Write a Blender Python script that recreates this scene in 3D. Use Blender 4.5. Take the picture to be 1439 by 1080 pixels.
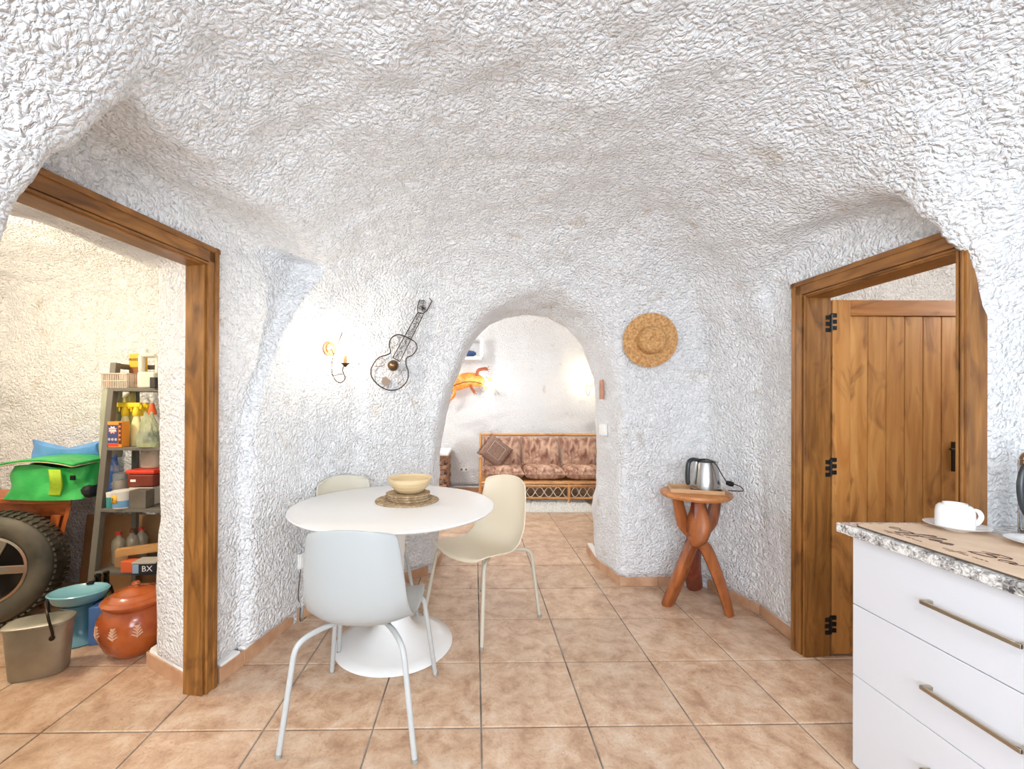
import bpy, math, random
import numpy as np
from mathutils import Vector, Matrix, Quaternion
from mathutils.bvhtree import BVHTree
random.seed(7); RNG = np.random.RandomState(5)
PI = math.pi
for o in list(bpy.data.objects): bpy.data.objects.remove(o)
SC = bpy.context.scene
COL = SC.collection
# ------------------------------------------------------------------ camera
F, CX, CY = 597.17, 680.27, 568.18          # focal length and principal point for a 1439x1080 frame
PITCH, ROLL, YAW, CAMH = 0.0030, 0.0045, 0.0222, 1.343
def _cam_axes():
    r, f, u = Vector((1,0,0)), Vector((0,1,0)), Vector((0,0,1))
    c, s = math.cos(PITCH), math.sin(PITCH)
    f2, u1 = f*c+u*s, -f*s+u*c
    c, s = math.cos(ROLL), math.sin(ROLL)
    return r*c+u1*s, f2, -r*s+u1*c
RT, FW, UP = _cam_axes()
CAM = Vector((0,0,CAMH))
cd = bpy.data.cameras.new('camera'); cam = bpy.data.objects.new('camera', cd); COL.objects.link(cam)
cd.sensor_width = 36; cd.sensor_fit = 'HORIZONTAL'; cd.lens = F/1439*36
cd.shift_x = (719.5-CX)/1439; cd.shift_y = -(540-CY)/1439; cd.clip_start = .02
M = Matrix((RT, UP, -FW)).transposed().to_4x4(); M.translation = CAM
cam.matrix_world = M; SC.camera = cam
# ------------------------------------------------------------------ light and exposure
SC.view_settings.view_transform = 'Standard'; SC.view_settings.look = 'None'
SC.view_settings.gamma = 1; SC.view_settings.use_curve_mapping = False
SC.view_settings.exposure = 0.47
SC.cycles.use_denoising = True
SC.cycles.max_bounces = 8; SC.cycles.diffuse_bounces = 4; SC.cycles.glossy_bounces = 3; SC.cycles.use_adaptive_sampling = True; SC.cycles.adaptive_threshold = .04
SC.cycles.sample_clamp_indirect = 6
w = bpy.data.worlds.new('sky'); SC.world = w; w.use_nodes = True
w.node_tree.nodes['Background'].inputs[0].default_value = (.62,.76,1,1)
w.node_tree.nodes['Background'].inputs[1].default_value = 1.0
def light(name, kind, loc, energy, color, size=.1, rot=None, sy=None):
    d = bpy.data.lights.new(name, kind); d.energy = energy; d.color = color
    o = bpy.data.objects.new(name, d); COL.objects.link(o); o.location = loc
    if kind == 'AREA':
        d.size = size
        if sy: d.shape = 'RECTANGLE'; d.size_y = sy
        if rot is not None: o.rotation_euler = rot
    else: d.shadow_soft_size = size
    return o
WARM, NEUT, COOL = (1,.80,.58), (1,.95,.88), (.83,.91,1)
light('rear_daylight_fill', 'AREA', (-.1,-2.05,1.45), 98, COOL, 2.4, (PI/2,0,0), 1.5)  # cool fill standing in for daylight, at an unseen window opening added behind
light('kitchen_overhead_fill', 'AREA', (.3,-.55,2.28), 22, (1,.97,.95), .7, (0,0,0), .7)  # added soft overhead fill, out of view and without a fixture
light('storage_ceiling_bulb', 'POINT', (-2.8,1.85,2.0), 40, (1,.84,.64), .05)
light('living_fill', 'POINT', (-1.3,5.2,2.3), 52, (1,.97,.94), .15)  # added out-of-view lamp that brightens the living room
light('living_side_fill', 'AREA', (2.0,4.75,1.7), 34, COOL, 1.0, (0,-PI/2,0), 1.2)  # added cool side fill, the living room has no window opening here
light('bedroom_fill', 'POINT', (3.35,2.0,2.1), 15, (1,.92,.84), .2)  # added unseen lamp lighting the room behind the plank door
# ------------------------------------------------------------------ pixel helpers (photograph -> metres)
def ray(px, py): return (RT*((px-CX)/F) + UP*(-(py-CY)/F) + FW)
def at(px, py, Y):
    d = ray(px,py); return CAM + d*(Y/d.y)
def fl(px, py, z=0.0):
    d = ray(px,py); return CAM + d*((z-CAM.z)/d.z)
def onplane(px, py, p, n):
    d = ray(px,py); return CAM + d*((p-CAM).dot(n)/d.dot(n))
# ------------------------------------------------------------------ materials
def lin(c):
    return tuple(((x/255)/12.92 if x/255 <= .04045 else ((x/255+.055)/1.055)**2.4) for x in c)+(1,)
MATS = {}
def mat(name, c, rough=.5, metal=0, c2=None, scale=8, stretch=(1,1,1), bump=0, bscale=None, emit=None, es=0, trans=0, coord='Object', detail=5, dist=0, lo=.35, hi=.65, alpha=1, bdist=.004, coat=0):
    if name in MATS: return MATS[name]
    m = bpy.data.materials.new(name); m.use_nodes = True; nt = m.node_tree; N = nt.nodes; L = nt.links
    b = N['Principled BSDF']; b.inputs['Base Color'].default_value = lin(c); b.inputs['Roughness'].default_value = rough
    b.inputs['Metallic'].default_value = metal; b.inputs['Transmission Weight'].default_value = trans
    b.inputs['Coat Weight'].default_value = coat; b.inputs['Coat Roughness'].default_value = .12
    b.inputs['Alpha'].default_value = alpha
    if emit: b.inputs['Emission Color'].default_value = lin(emit); b.inputs['Emission Strength'].default_value = es
    if c2 or bump:
        tc = N.new('ShaderNodeTexCoord'); mp = N.new('ShaderNodeMapping'); mp.inputs['Scale'].default_value = stretch
        if coord == 'World':
            g = N.new('ShaderNodeNewGeometry'); L.new(g.outputs['Position'], mp.inputs[0])
        else: L.new(tc.outputs[coord], mp.inputs[0])
        if c2:
            n = N.new('ShaderNodeTexNoise'); n.inputs['Scale'].default_value = scale; n.inputs['Detail'].default_value = detail
            n.inputs['Distortion'].default_value = dist
            L.new(mp.outputs[0], n.inputs['Vector'])
            r = N.new('ShaderNodeValToRGB'); r.color_ramp.elements[0].position = lo; r.color_ramp.elements[1].position = hi
            r.color_ramp.elements[0].color = lin(c); r.color_ramp.elements[1].color = lin(c2)
            L.new(n.outputs['Fac'], r.inputs[0]); L.new(r.outputs[0], b.inputs['Base Color'])
        if bump:
            n2 = N.new('ShaderNodeTexNoise'); n2.inputs['Scale'].default_value = bscale or scale*2; n2.inputs['Detail'].default_value = 4
            L.new(mp.outputs[0], n2.inputs['Vector'])
            bp = N.new('ShaderNodeBump'); bp.inputs['Strength'].default_value = bump; bp.inputs['Distance'].default_value = bdist
            L.new(n2.outputs['Fac'], bp.inputs['Height']); L.new(bp.outputs[0], b.inputs['Normal'])
    MATS[name] = m; return m
def wood(name, c, c2, axis='z', scale=14, rough=.42, bump=.25, k=9):
    st = {'x':(1/k,1,1),'y':(1,1/k,1),'z':(1,1,1/k)}[axis]
    m = mat(name, c, rough, 0, c2, scale, st, bump, scale*2.4, dist=1.6, lo=.3, hi=.7, bdist=.003)
    nt = m.node_tree; N = nt.nodes; L = nt.links           # knots and darker streaks in the wood itself
    if not m.get('k'):
        b = N['Principled BSDF']; src = b.inputs['Base Color'].links[0].from_socket
        tc = N.new('ShaderNodeTexCoord'); oi = N.new('ShaderNodeObjectInfo'); ad = N.new('ShaderNodeVectorMath'); ad.operation='ADD'
        L.new(tc.outputs['Object'], ad.inputs[0]); L.new(oi.outputs['Random'], ad.inputs[1])
        mp = N.new('ShaderNodeMapping'); mp.inputs['Scale'].default_value = {'x':(.35,1,1),'y':(1,.35,1),'z':(1,1,.35)}[axis]
        L.new(ad.outputs[0], mp.inputs[0])
        n = N.new('ShaderNodeTexNoise'); n.inputs['Scale'].default_value = 7; n.inputs['Detail'].default_value = 3; n.inputs['Distortion'].default_value = 2
        L.new(mp.outputs[0], n.inputs['Vector'])
        r = N.new('ShaderNodeValToRGB'); r.color_ramp.elements[0].position=.30; r.color_ramp.elements[1].position=.46
        r.color_ramp.elements[0].color=(.45,.38,.34,1); r.color_ramp.elements[1].color=(1,1,1,1)
        L.new(n.outputs['Fac'], r.inputs[0])
        mx = N.new('ShaderNodeMix'); mx.data_type='RGBA'; mx.blend_type='MULTIPLY'; mx.inputs[0].default_value=.8
        L.new(src, mx.inputs[6]); L.new(r.outputs[0], mx.inputs[7]); L.new(mx.outputs[2], b.inputs['Base Color']); m['k']=1
    return m
def plaster_mat():
    m = bpy.data.materials.new('plaster'); m.use_nodes = True; nt = m.node_tree; N = nt.nodes; L = nt.links
    b = N['Principled BSDF']; b.inputs['Roughness'].default_value = .75
    g = N.new('ShaderNodeNewGeometry')
    # domain warp
    nw = N.new('ShaderNodeTexNoise'); nw.inputs['Scale'].default_value = 14; nw.inputs['Detail'].default_value = 2
    L.new(g.outputs['Position'], nw.inputs['Vector'])
    vs = N.new('ShaderNodeVectorMath'); vs.operation='SCALE'; vs.inputs['Scale'].default_value = .045
    L.new(nw.outputs['Color'], vs.inputs[0])
    va = N.new('ShaderNodeVectorMath'); va.operation='ADD'; L.new(g.outputs['Position'], va.inputs[0]); L.new(vs.outputs[0], va.inputs[1])
    vo = N.new('ShaderNodeTexVoronoi'); vo.inputs['Scale'].default_value = 62
    L.new(va.outputs[0], vo.inputs['Vector'])
    n1 = N.new('ShaderNodeTexNoise'); n1.inputs['Scale'].default_value = 52; n1.inputs['Detail'].default_value = 2.5; n1.inputs['Roughness'].default_value=.6; n1.inputs['Distortion'].default_value=.6
    L.new(va.outputs[0], n1.inputs['Vector'])
    ab = N.new('ShaderNodeMath'); ab.operation='MULTIPLY_ADD'; ab.inputs[1].default_value=-.55
    L.new(vo.outputs['Distance'], ab.inputs[0]); L.new(n1.outputs['Fac'], ab.inputs[2])
    bp = N.new('ShaderNodeBump'); bp.inputs['Strength'].default_value = 1; bp.inputs['Distance'].default_value = .023
    L.new(ab.outputs[0], bp.inputs['Height']); L.new(bp.outputs[0], b.inputs['Normal'])
    # tan patches where the lime wash has worn
    n2 = N.new('ShaderNodeTexNoise'); n2.inputs['Scale'].default_value = 4.6; n2.inputs['Detail'].default_value = 6; n2.inputs['Roughness'].default_value=.65
    L.new(g.outputs['Position'], n2.inputs['Vector'])
    r = N.new('ShaderNodeValToRGB'); e = r.color_ramp.elements
    e[0].position=.615; e[0].color=lin((245,245,245)); e[1].position=.80; e[1].color=lin((208,192,168))
    L.new(n2.outputs['Fac'], r.inputs[0]); L.new(r.outputs[0], b.inputs['Base Color'])
    return m
def tile_mat():
    m = bpy.data.materials.new('terracotta_tile'); m.use_nodes = True; nt = m.node_tree; N = nt.nodes; L = nt.links
    b = N['Principled BSDF']
    g = N.new('ShaderNodeNewGeometry'); oi = N.new('ShaderNodeObjectInfo')
    n = N.new('ShaderNodeTexNoise'); n.inputs['Scale'].default_value=8.5; n.inputs['Detail'].default_value=9; n.inputs['Roughness'].default_value=.70; n.inputs['Distortion'].default_value=.35
    L.new(g.outputs['Position'], n.inputs['Vector'])
    r = N.new('ShaderNodeValToRGB'); e=r.color_ramp.elements
    e[0].position=.30; e[0].color=lin((166,130,104)); e[1].position=.72; e[1].color=lin((224,205,183))
    x=e.new(.47); x.color=lin((200,166,137)); x=e.new(.56); x.color=lin((212,183,156))
    L.new(n.outputs['Fac'], r.inputs[0])
    n3 = N.new('ShaderNodeTexNoise'); n3.inputs['Scale'].default_value=38; n3.inputs['Detail'].default_value=4; n3.inputs['Distortion'].default_value=2.5
    L.new(g.outputs['Position'], n3.inputs['Vector'])
    r3 = N.new('ShaderNodeValToRGB'); e=r3.color_ramp.elements; e[0].position=.30; e[0].color=(.58,.48,.40,1); e[1].position=.45; e[1].color=(1,1,1,1)
    L.new(n3.outputs['Fac'], r3.inputs[0])
    mx = N.new('ShaderNodeMix'); mx.data_type='RGBA'; mx.blend_type='MULTIPLY'; mx.inputs[0].default_value=.45
    L.new(r.outputs[0], mx.inputs[6]); L.new(r3.outputs[0], mx.inputs[7])
    hs = N.new('ShaderNodeHueSaturation'); mr = N.new('ShaderNodeMapRange'); mr.inputs[3].default_value=.92; mr.inputs[4].default_value=1.06
    L.new(oi.outputs['Random'], mr.inputs[0]); L.new(mr.outputs[0], hs.inputs['Value']); L.new(mx.outputs[2], hs.inputs['Color'])
    L.new(hs.outputs[0], b.inputs['Base Color'])
    rr = N.new('ShaderNodeMapRange'); rr.inputs[3].default_value=.22; rr.inputs[4].default_value=.5
    L.new(n.outputs['Fac'], rr.inputs[0]); L.new(rr.outputs[0], b.inputs['Roughness'])
    bp = N.new('ShaderNodeBump'); bp.inputs['Strength'].default_value=.35; bp.inputs['Distance'].default_value=.004
    L.new(n.outputs['Fac'], bp.inputs['Height']); L.new(bp.outputs[0], b.inputs['Normal'])
    return m
PLASTER = plaster_mat(); TILE = tile_mat()
GROUT = mat('grout', (92,82,74), .9, 0, (158,150,140), 6, coord='World')
BTILE = mat('skirting_tile', (186,140,106), .4, 0, (206,164,130), 9, coord='World', bump=.2)
BCAP = mat('lime_cap', (238,236,232), .7, bump=.3, bscale=40)
W_DOOR = wood('door_wood', (186,124,60), (216,160,92), 'z', 16)
W_DOORX = wood('door_wood_rail', (170,106,46), (200,138,72), 'x', 16)
W_FRAME = wood('frame_wood', (118,74,28), (166,112,52), 'z', 20)
W_FRAMEY = wood('frame_wood_lintel', (116,72,28), (164,110,52), 'y', 20)
W_STOOL = wood('stool_wood', (128,66,30), (178,104,54), 'z', 12, k=5)
W_RED = wood('red_stool_wood', (96,36,20), (150,66,36), 'z', 12, k=5)
W_CHEST = wood('chest_wood', (158,76,30), (206,116,56), 'x', 12, k=5)
BLACK = mat('black_iron', (22,22,24), .5, .3)
# ------------------------------------------------------------------ mesh helpers
class MB:
    def __init__(s): s.v=[]; s.f=[]
    def add(s, vs, fs):
        b=len(s.v); s.v += [tuple(v) for v in vs]; s.f += [tuple(i+b for i in f) for f in fs]; return s
    def box(s, c, d, rot=None, taper=None):
        hx,hy,hz = d[0]/2,d[1]/2,d[2]/2
        vs=[Vector((x*hx,y*hy,z*hz)) for z in (-1,1) for y in (-1,1) for x in (-1,1)]
        if taper:
            for v in vs[4:]: v.x*=taper; v.y*=taper
        if rot is not None:
            R = rot if isinstance(rot,Matrix) else Matrix.Rotation(rot,3,'Z')
            vs=[R@v for v in vs]
        vs=[v+Vector(c) for v in vs]
        return s.add(vs,[(0,2,3,1),(4,5,7,6),(0,1,5,4),(2,6,7,3),(0,4,6,2),(1,3,7,5)])
    def lathe(s, prof, seg=32, c=(0,0,0), axis=None, sx=1, sy=1):
        c=Vector(c); R = Matrix.Identity(3) if axis is None else Vector((0,0,1)).rotation_difference(Vector(axis)).to_matrix()
        b=len(s.v); n=len(prof); vs=[]
        for i in range(seg):
            a=2*PI*i/seg
            for r,z in prof: vs.append(R@Vector((r*math.cos(a)*sx, r*math.sin(a)*sy, z))+c)
        fs=[]
        for i in range(seg):
            j=(i+1)%seg
            for k in range(n-1): fs.append((i*n+k, j*n+k, j*n+k+1, i*n+k+1))
        if prof[0][0]>1e-6: fs.append(tuple(i*n for i in reversed(range(seg))))
        if prof[-1][0]>1e-6: fs.append(tuple(i*n+n-1 for i in range(seg)))
        return s.add(vs,fs)
    def tube(s, pts, r, seg=8, closed=False, flat=1.0, cap=True):
        pts=[Vector(p) for p in pts]; n=len(pts)
        rs = r if isinstance(r,(list,tuple)) else [r]*n
        T=[]
        for i in range(n):
            a=pts[(i-1)%n] if (closed or i>0) else pts[i]; b=pts[(i+1)%n] if (closed or i<n-1) else pts[i]
            t=(b-a); T.append(t.normalized() if t.length>1e-9 else Vector((0,0,1)))
        u=T[0].orthogonal().normalized(); vs=[]
        for i in range(n):
            u=(u-T[i]*u.dot(T[i])); u = u.normalized() if u.length>1e-6 else T[i].orthogonal().normalized()
            w_=T[i].cross(u)
            for k in range(seg):
                a=2*PI*k/seg; vs.append(pts[i]+(u*math.cos(a)+w_*math.sin(a)*flat)*rs[i])
        fs=[]
        for i in range(n if closed else n-1):
            j=(i+1)%n
            for k in range(seg):
                l=(k+1)%seg; fs.append((i*seg+k,i*seg+l,j*seg+l,j*seg+k))
        if not closed and cap:
            fs.append(tuple(reversed(range(seg)))); fs.append(tuple((n-1)*seg+k for k in range(seg)))
        return s.add(vs,fs)
    def prism(s, poly, z0, z1):
        n=len(poly); vs=[(p[0],p[1],z0) for p in poly]+[(p[0],p[1],z1) for p in poly]
        fs=[tuple(reversed(range(n))),tuple(range(n,2*n))]+[(i,(i+1)%n,n+(i+1)%n,n+i) for i in range(n)]
        return s.add(vs,fs)
    def grid(s, fn, nu, nv, closeu=False):
        vs=[fn(i/(nu if closeu else nu-1), j/(nv-1)) for i in range(nu) for j in range(nv)]
        fs=[]
        for i in range(nu if closeu else nu-1):
            i2=(i+1)%nu
            for j in range(nv-1): fs.append((i*nv+j,i2*nv+j,i2*nv+j+1,i*nv+j+1))
        return s.add(vs,fs)
    def sphere(s, c, r, seg=16, sz=1):
        return s.lathe([(max(0,r*math.sin(PI*k/10)), -r*sz*math.cos(PI*k/10)) for k in range(11)], seg, c)
    def xf(s, Mx): s.v=[tuple(Mx@Vector(v)) for v in s.v]; return s
def obj(name, mb, m, parent=None, smooth=True, bevel=0, subs=0, solid=0, auto=40):
    me = bpy.data.meshes.new(name); me.from_pydata(mb.v, [], mb.f); me.update()
    if smooth:
        me.polygons.foreach_set('use_smooth',[True]*len(me.polygons))
        try: me.set_sharp_from_angle(angle=math.radians(auto))
        except Exception: pass
    o = bpy.data.objects.new(name, me); COL.objects.link(o); me.materials.append(m)
    if solid: d=o.modifiers.new('s','SOLIDIFY'); d.thickness=solid; d.offset=0
    if bevel: d=o.modifiers.new('b','BEVEL'); d.width=bevel; d.segments=2; d.limit_method='ANGLE'; d.angle_limit=math.radians(40)
    if subs: d=o.modifiers.new('u','SUBSURF'); d.levels=subs; d.render_levels=subs
    if parent is not None: o.parent = parent
    return o
def tag(o, label=None, cat=None, group=None, kind=None):
    if label: o['label']=label
    if cat: o['category']=cat
    if group: o['group']=group
    if kind: o['kind']=kind
    return o
def thing(name, label, cat, loc=(0,0,0), rz=0, group=None, kind=None):
    o=bpy.data.objects.new(name,None); COL.objects.link(o); o.location=loc; o.rotation_euler=(0,0,rz); o.empty_display_size=.1
    return tag(o,label,cat,group,kind)
def copy_tree(o, parent=None):
    c=o.copy(); COL.objects.link(c); c.parent=parent
    for ch in list(o.children): copy_tree(ch,c)
    return c
def smoothpts(pts, n=6, closed=False):
    pts=[Vector(p) for p in pts]; out=[]; N_=len(pts)
    rng = range(N_) if closed else range(N_-1)
    for i in rng:
        p0=pts[(i-1)%N_] if closed or i>0 else pts[i]; p1=pts[i]; p2=pts[(i+1)%N_]; p3=pts[(i+2)%N_] if closed or i+2<N_ else p2
        for k in range(n):
            t=k/n; out.append(.5*((2*p1)+(-p0+p2)*t+(2*p0-5*p1+4*p2-p3)*t*t+(-p0+3*p1-3*p2+p3)*t**3))
    if not closed: out.append(pts[-1])
    return out
def text(name, s, size, m, parent, Mx, ext=.0004, shear=0):
    c=bpy.data.curves.new(name,'FONT'); c.body=s; c.size=size; c.extrude=ext; c.align_x='CENTER'; c.align_y='CENTER'; c.shear=shear
    c.resolution_u=2; t_=bpy.data.objects.new('t',c); COL.objects.link(t_); bpy.context.view_layer.update()
    me=bpy.data.meshes.new_from_object(t_.evaluated_get(bpy.context.evaluated_depsgraph_get())); bpy.data.objects.remove(t_)
    me.materials.clear(); me.materials.append(m); o=bpy.data.objects.new(name,me); COL.objects.link(o); o.matrix_local=Mx
    if parent is not None: o.parent=parent
    return o
# ------------------------------------------------------------------ the cave shell (implicit surface, polygonised)
V = .025
GX0,GX1,GY0,GY1,GZ0,GZ1 = -3.75,3.75,-2.45,7.05,-.055,3.15
xs=np.arange(GX0,GX1+V,V,dtype=np.float32); ys=np.arange(GY0,GY1+V,V,dtype=np.float32); zs=np.arange(GZ0,GZ1+V,V,dtype=np.float32)
X2,Y2=np.meshgrid(xs,ys,indexing='ij'); Z1=zs[None,None,:]
def sdpoly(X,Y,P):
    d=np.full(X.shape,1e9,np.float32); s=np.ones(X.shape,np.float32); n=len(P); j=n-1
    for i in range(n):
        ex,ey=P[j][0]-P[i][0],P[j][1]-P[i][1]; wx,wy=X-P[i][0],Y-P[i][1]
        t=np.clip((wx*ex+wy*ey)/(ex*ex+ey*ey),0,1); bx,by=wx-ex*t,wy-ey*t
        d=np.minimum(d,bx*bx+by*by)
        c1=Y>=P[i][1]; c2=Y<P[j][1]; c3=ex*wy>ey*wx
        fl_=(c1&c2&c3)|(~c1&~c2&~c3); s=np.where(fl_,-s,s); j=i
    return (s*np.sqrt(d)).astype(np.float32)
def smax(a,b,k):
    h=np.maximum(k-np.abs(a-b),0)/k; return np.maximum(a,b)+h*h*k*.25
def smin(a,b,k): return -smax(-a,-b,k)
LD=lambda y: -1.295-.17*(2.04-y)                 # plane of the left door
RD=lambda y: 1.745+.0946*(2.38-y)                # plane of the right door
MAIN=[(-1.215,2.2),(-1.125,2.64),(-.93,3.0),(-.45,3.335),(-.2,3.4),(.8,3.3),(1.02,3.155),(1.40,3.17),(1.64,3.15),(1.765,2.72),(1.745,2.42),(1.80,1.66),(1.868,1.605),(2.3,1.61),(2.3,-2.2),(-1.5,-2.2),(-1.42,1.0),(-1.36,1.18),(-1.38,1.35)]
LIV=[(-1.9,4.05),(-.5,3.98),(.2,4.0),(1.1,4.0),(1.9,3.9),(2.15,6.4),(2.0,6.72),(-1.7,6.78)]
STO=[(-1.72,2.17),(-1.72,3.18),(-3.6,3.18),(-3.6,.4),(-1.9,.4),(-1.72,1.0)]
BED=[(1.93,1.73),(3.6,1.73),(3.6,3.2),(2.0,3.2),(1.93,2.6)]
def field(X,Y,Z):
    hm = 2.56-.10*(X-.2)**2 - np.where(Y>2.0,.14*(Y-2.0)**2,0)
    main = smax(sdpoly(X,Y,MAIN) if X.ndim==2 else None, 0, .001) if False else None
    return None
pm=sdpoly(X2,Y2,MAIN)[:,:,None]; hm=(2.56-.085*(X2-.2)**2-np.where(Y2>2.0,.12*(Y2-2.0)**2,0)-.20*np.exp(-((X2+1.25)**2+(Y2-.95)**2)/.14))[:,:,None]
D=smax(pm,Z1-hm,.85)
compm=D.copy()
# left niche with the flat wall beside the door; right niche with its arched hood
nl=sdpoly(X2,Y2,[(LD(1.17),1.17),(LD(2.2),2.2),(-1.165,2.63),(-.8,2.5),(-.8,1.25)])[:,:,None]
htop=(2.17+.10*np.clip((1.9-np.abs(Y2-1.6)*1.2)/1.9,0,1))[:,:,None]
nl=np.maximum(nl,Y2[:,:,None]-(2.60-.38*np.clip((2.2-Z1)/.95,0,1)))
D=smin(D, smax(nl,Z1-htop,.05), .02)
nr=sdpoly(X2,Y2,[(RD(1.60),1.60),(RD(2.42),2.42),(1.73,2.56),(1.2,2.5),(1.2,1.7)])[:,:,None]
htop=(2.25-.55*(Y2-2.0)**2)[:,:,None]
D=smin(D, smax(nr,Z1-htop,.10), .05)
# openings of the two doors
ol=sdpoly(X2,Y2,[(-1.1,2.0),(-1.40,2.0),(-1.625,2.12),(-1.70,2.26),(-2.0,2.26),(-2.0,1.0),(-1.6,1.16),(-1.1,1.16)])[:,:,None]
Dl=smax(ol,Z1-2.035,.04)
orr=sdpoly(X2,Y2,[(1.5,2.31),(2.1,2.36),(2.1,1.76),(1.88,1.62),(1.5,1.62)])[:,:,None]
Dr=smax(orr,Z1-1.98,.04)
ps=sdpoly(X2,Y2,STO)[:,:,None]; Ds=smax(ps,Z1-2.42,.5)
pb=sdpoly(X2,Y2,BED)[:,:,None]; Db=smax(pb,Z1-2.5,.4)
# arched passage
PROF=[(-.37,-.3),(-.37,.9),(-.32,1.3),(-.25,1.5),(-.16,1.72),(-.06,1.91),(.05,2.025),(.20,2.10),(.38,2.125),(.56,2.10),(.71,2.01),(.83,1.86),(.90,1.68),(.94,1.5),(.95,1.25),(.94,.8),(.93,-.3)]
X3,Z3=np.meshgrid(xs,zs,indexing='ij'); Dp=sdpoly(X3,Z3,PROF)[:,None,:]-(.22*np.abs(Y2-3.55)*np.where(Y2<3.55,.8,1))[:,:,None]
Dp=smax(Dp, np.maximum(2.7-Y2,Y2-4.4)[:,:,None], .02)
pl=sdpoly(X2,Y2,LIV)[:,:,None]; Dv=smax(pl,Z1-(3.0-.08*X2**2)[:,:,None],.8)
nic=np.maximum(np.maximum(np.abs(X2+.5)-.43,np.abs(Y2-6.75)-.25)[:,:,None],np.abs(Z1-2.245)-.13)
Dv=np.minimum(Dv,nic)
win=np.maximum(np.maximum(np.abs(X2+.1)-1.2,Y2+1.9)[:,:,None],np.abs(Z1-1.45)-.75)  # unseen window opening, added in the rear wall for the daylight fill
comps=[D,Dp,Dv,Ds,Db]
T=smin(D,Dp,.05); T=smin(T,Dv,.08)
T=smin(T,smin(Dl,Ds,.05),.04); T=smin(T,smin(Dr,Db,.03),.02); T=np.minimum(T,win)
def lattice(cell, seed):
    r=np.random.RandomState(seed)
    nx,ny,nz=[int((b-a)/cell)+3 for a,b in ((GX0,GX1),(GY0,GY1),(GZ0,GZ1))]
    return r.rand(nx,ny,nz).astype(np.float32)*2-1
def noise3(x,y,z,cell,seed):
    Lt=lattice(cell,seed); fx,fy,fz=(x-GX0)/cell,(y-GY0)/cell,(z-GZ0)/cell
    ix,iy,iz=fx.astype(int),fy.astype(int),fz.astype(int); fx-=ix; fy-=iy; fz-=iz
    fx,fy,fz=[t*t*(3-2*t) for t in (fx,fy,fz)]
    o=0
    for a in (0,1):
        for b in (0,1):
            for c in (0,1):
                o=o+Lt[ix+a,iy+b,iz+c]*(fx if a else 1-fx)*(fy if b else 1-fy)*(fz if c else 1-fz)
    return o
near=np.abs(T)<.16
ii,jj,kk=np.nonzero(near); x,y,z=xs[ii].astype(np.float64),ys[jj].astype(np.float64),zs[kk].astype(np.float64)
amp=np.clip((z-.05)/.35,.15,1)
amp*=np.where((x<-.9)&(x>-1.5)&(y>1.1)&(y<2.7)&(z<2.12),.35,1)*np.where((x>-1.9)&(x<-1.3)&(y>1.9)&(y<2.4)&(z<2.1),.35,1)*np.where((x>1.5)&(y>1.5)&(y<2.5)&(z<2.05)&(x<2.2),.3,1)
T[ii,jj,kk]-=(.032*np.clip((.095-z)/.02,0,1)).astype(np.float32)
T[ii,jj,kk]+=(amp*((.024*noise3(x,y,z,.42,1)+.012*noise3(x,y,z,.17,2))+.010*noise3(x,y,z,.075,3))).astype(np.float32)
def surface_nets(T):
    s=T<0
    c=[s[a:s.shape[0]-1+a,b:s.shape[1]-1+b,d:s.shape[2]-1+d] for a in (0,1) for b in (0,1) for d in (0,1)]
    cnt=sum(q.astype(np.int8) for q in c); act=(cnt>0)&(cnt<8); del c
    ci,cj,ck=np.nonzero(act); n=len(ci); idx=np.full(act.shape,-1,np.int32); idx[ci,cj,ck]=np.arange(n)
    pos=np.zeros((n,3)); num=np.zeros(n)
    cor=[(a,b,d) for a in (0,1) for b in (0,1) for d in (0,1)]
    val={q:T[ci+q[0],cj+q[1],ck+q[2]].astype(np.float64) for q in cor}
    for q in cor:
        for ax in range(3):
            if q[ax]==0:
                p=list(q); p[ax]=1; p=tuple(p); a,b=val[q],val[p]; m=(a<0)!=(b<0)
                t=np.where(m,a/np.where(m,a-b,1),0)
                for e in range(3): pos[:,e]+=np.where(m,q[e]+(t if e==ax else 0),0)
                num+=m
    pos/=num[:,None]; pos+=np.stack([ci,cj,ck],1); pos*=V; pos+=np.array([GX0,GY0,GZ0])
    Q=[]
    sh=act.shape
    for ax,(u,v) in enumerate(((1,2),(2,0),(0,1))):
        sl0=[slice(None)]*3; sl1=[slice(None)]*3; sl0[ax]=slice(0,-1); sl1[ax]=slice(1,None)
        a,b=s[tuple(sl0)],s[tuple(sl1)]; e=np.array(np.nonzero(a!=b))
        ok=(e[u]>0)&(e[v]>0)&(e[u]<sh[u])&(e[v]<sh[v]); e=e[:,ok]
        fl_=a[e[0],e[1],e[2]]
        def cell(du,dv):
            q=e.copy(); q[u]-=du; q[v]-=dv; return idx[q[0],q[1],q[2]]
        q=np.stack([cell(1,1),cell(0,1),cell(0,0),cell(1,0)],1)
        q=np.where(fl_[:,None],q[:,::-1],q); Q.append(q)
    return pos,np.concatenate(Q)
SV,SF=surface_nets(T)
ok=(SF>=0).all(1); SF=SF[ok]
for _ in range(1):                                # one gentle relaxation keeps the lattice from showing
    acc=np.zeros_like(SV); num=np.zeros(len(SV))
    for a in range(4):
        np.add.at(acc,SF[:,a],SV[SF[:,(a+1)%4]]); np.add.at(num,SF[:,a],1)
    m=num>=3; SV[m]=SV[m]*.5+acc[m]/num[m][:,None]*.5
fn=np.cross(SV[SF[:,2]]-SV[SF[:,0]],SV[SF[:,3]]-SV[SF[:,1]]); VN=np.zeros_like(SV)
for a in range(4): np.add.at(VN,SF[:,a],fn)
VN/=np.linalg.norm(VN,axis=1)[:,None]+1e-12
fc=SV[SF].mean(1); fnn=fn/(np.linalg.norm(fn,axis=1)[:,None]+1e-12)
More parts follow.
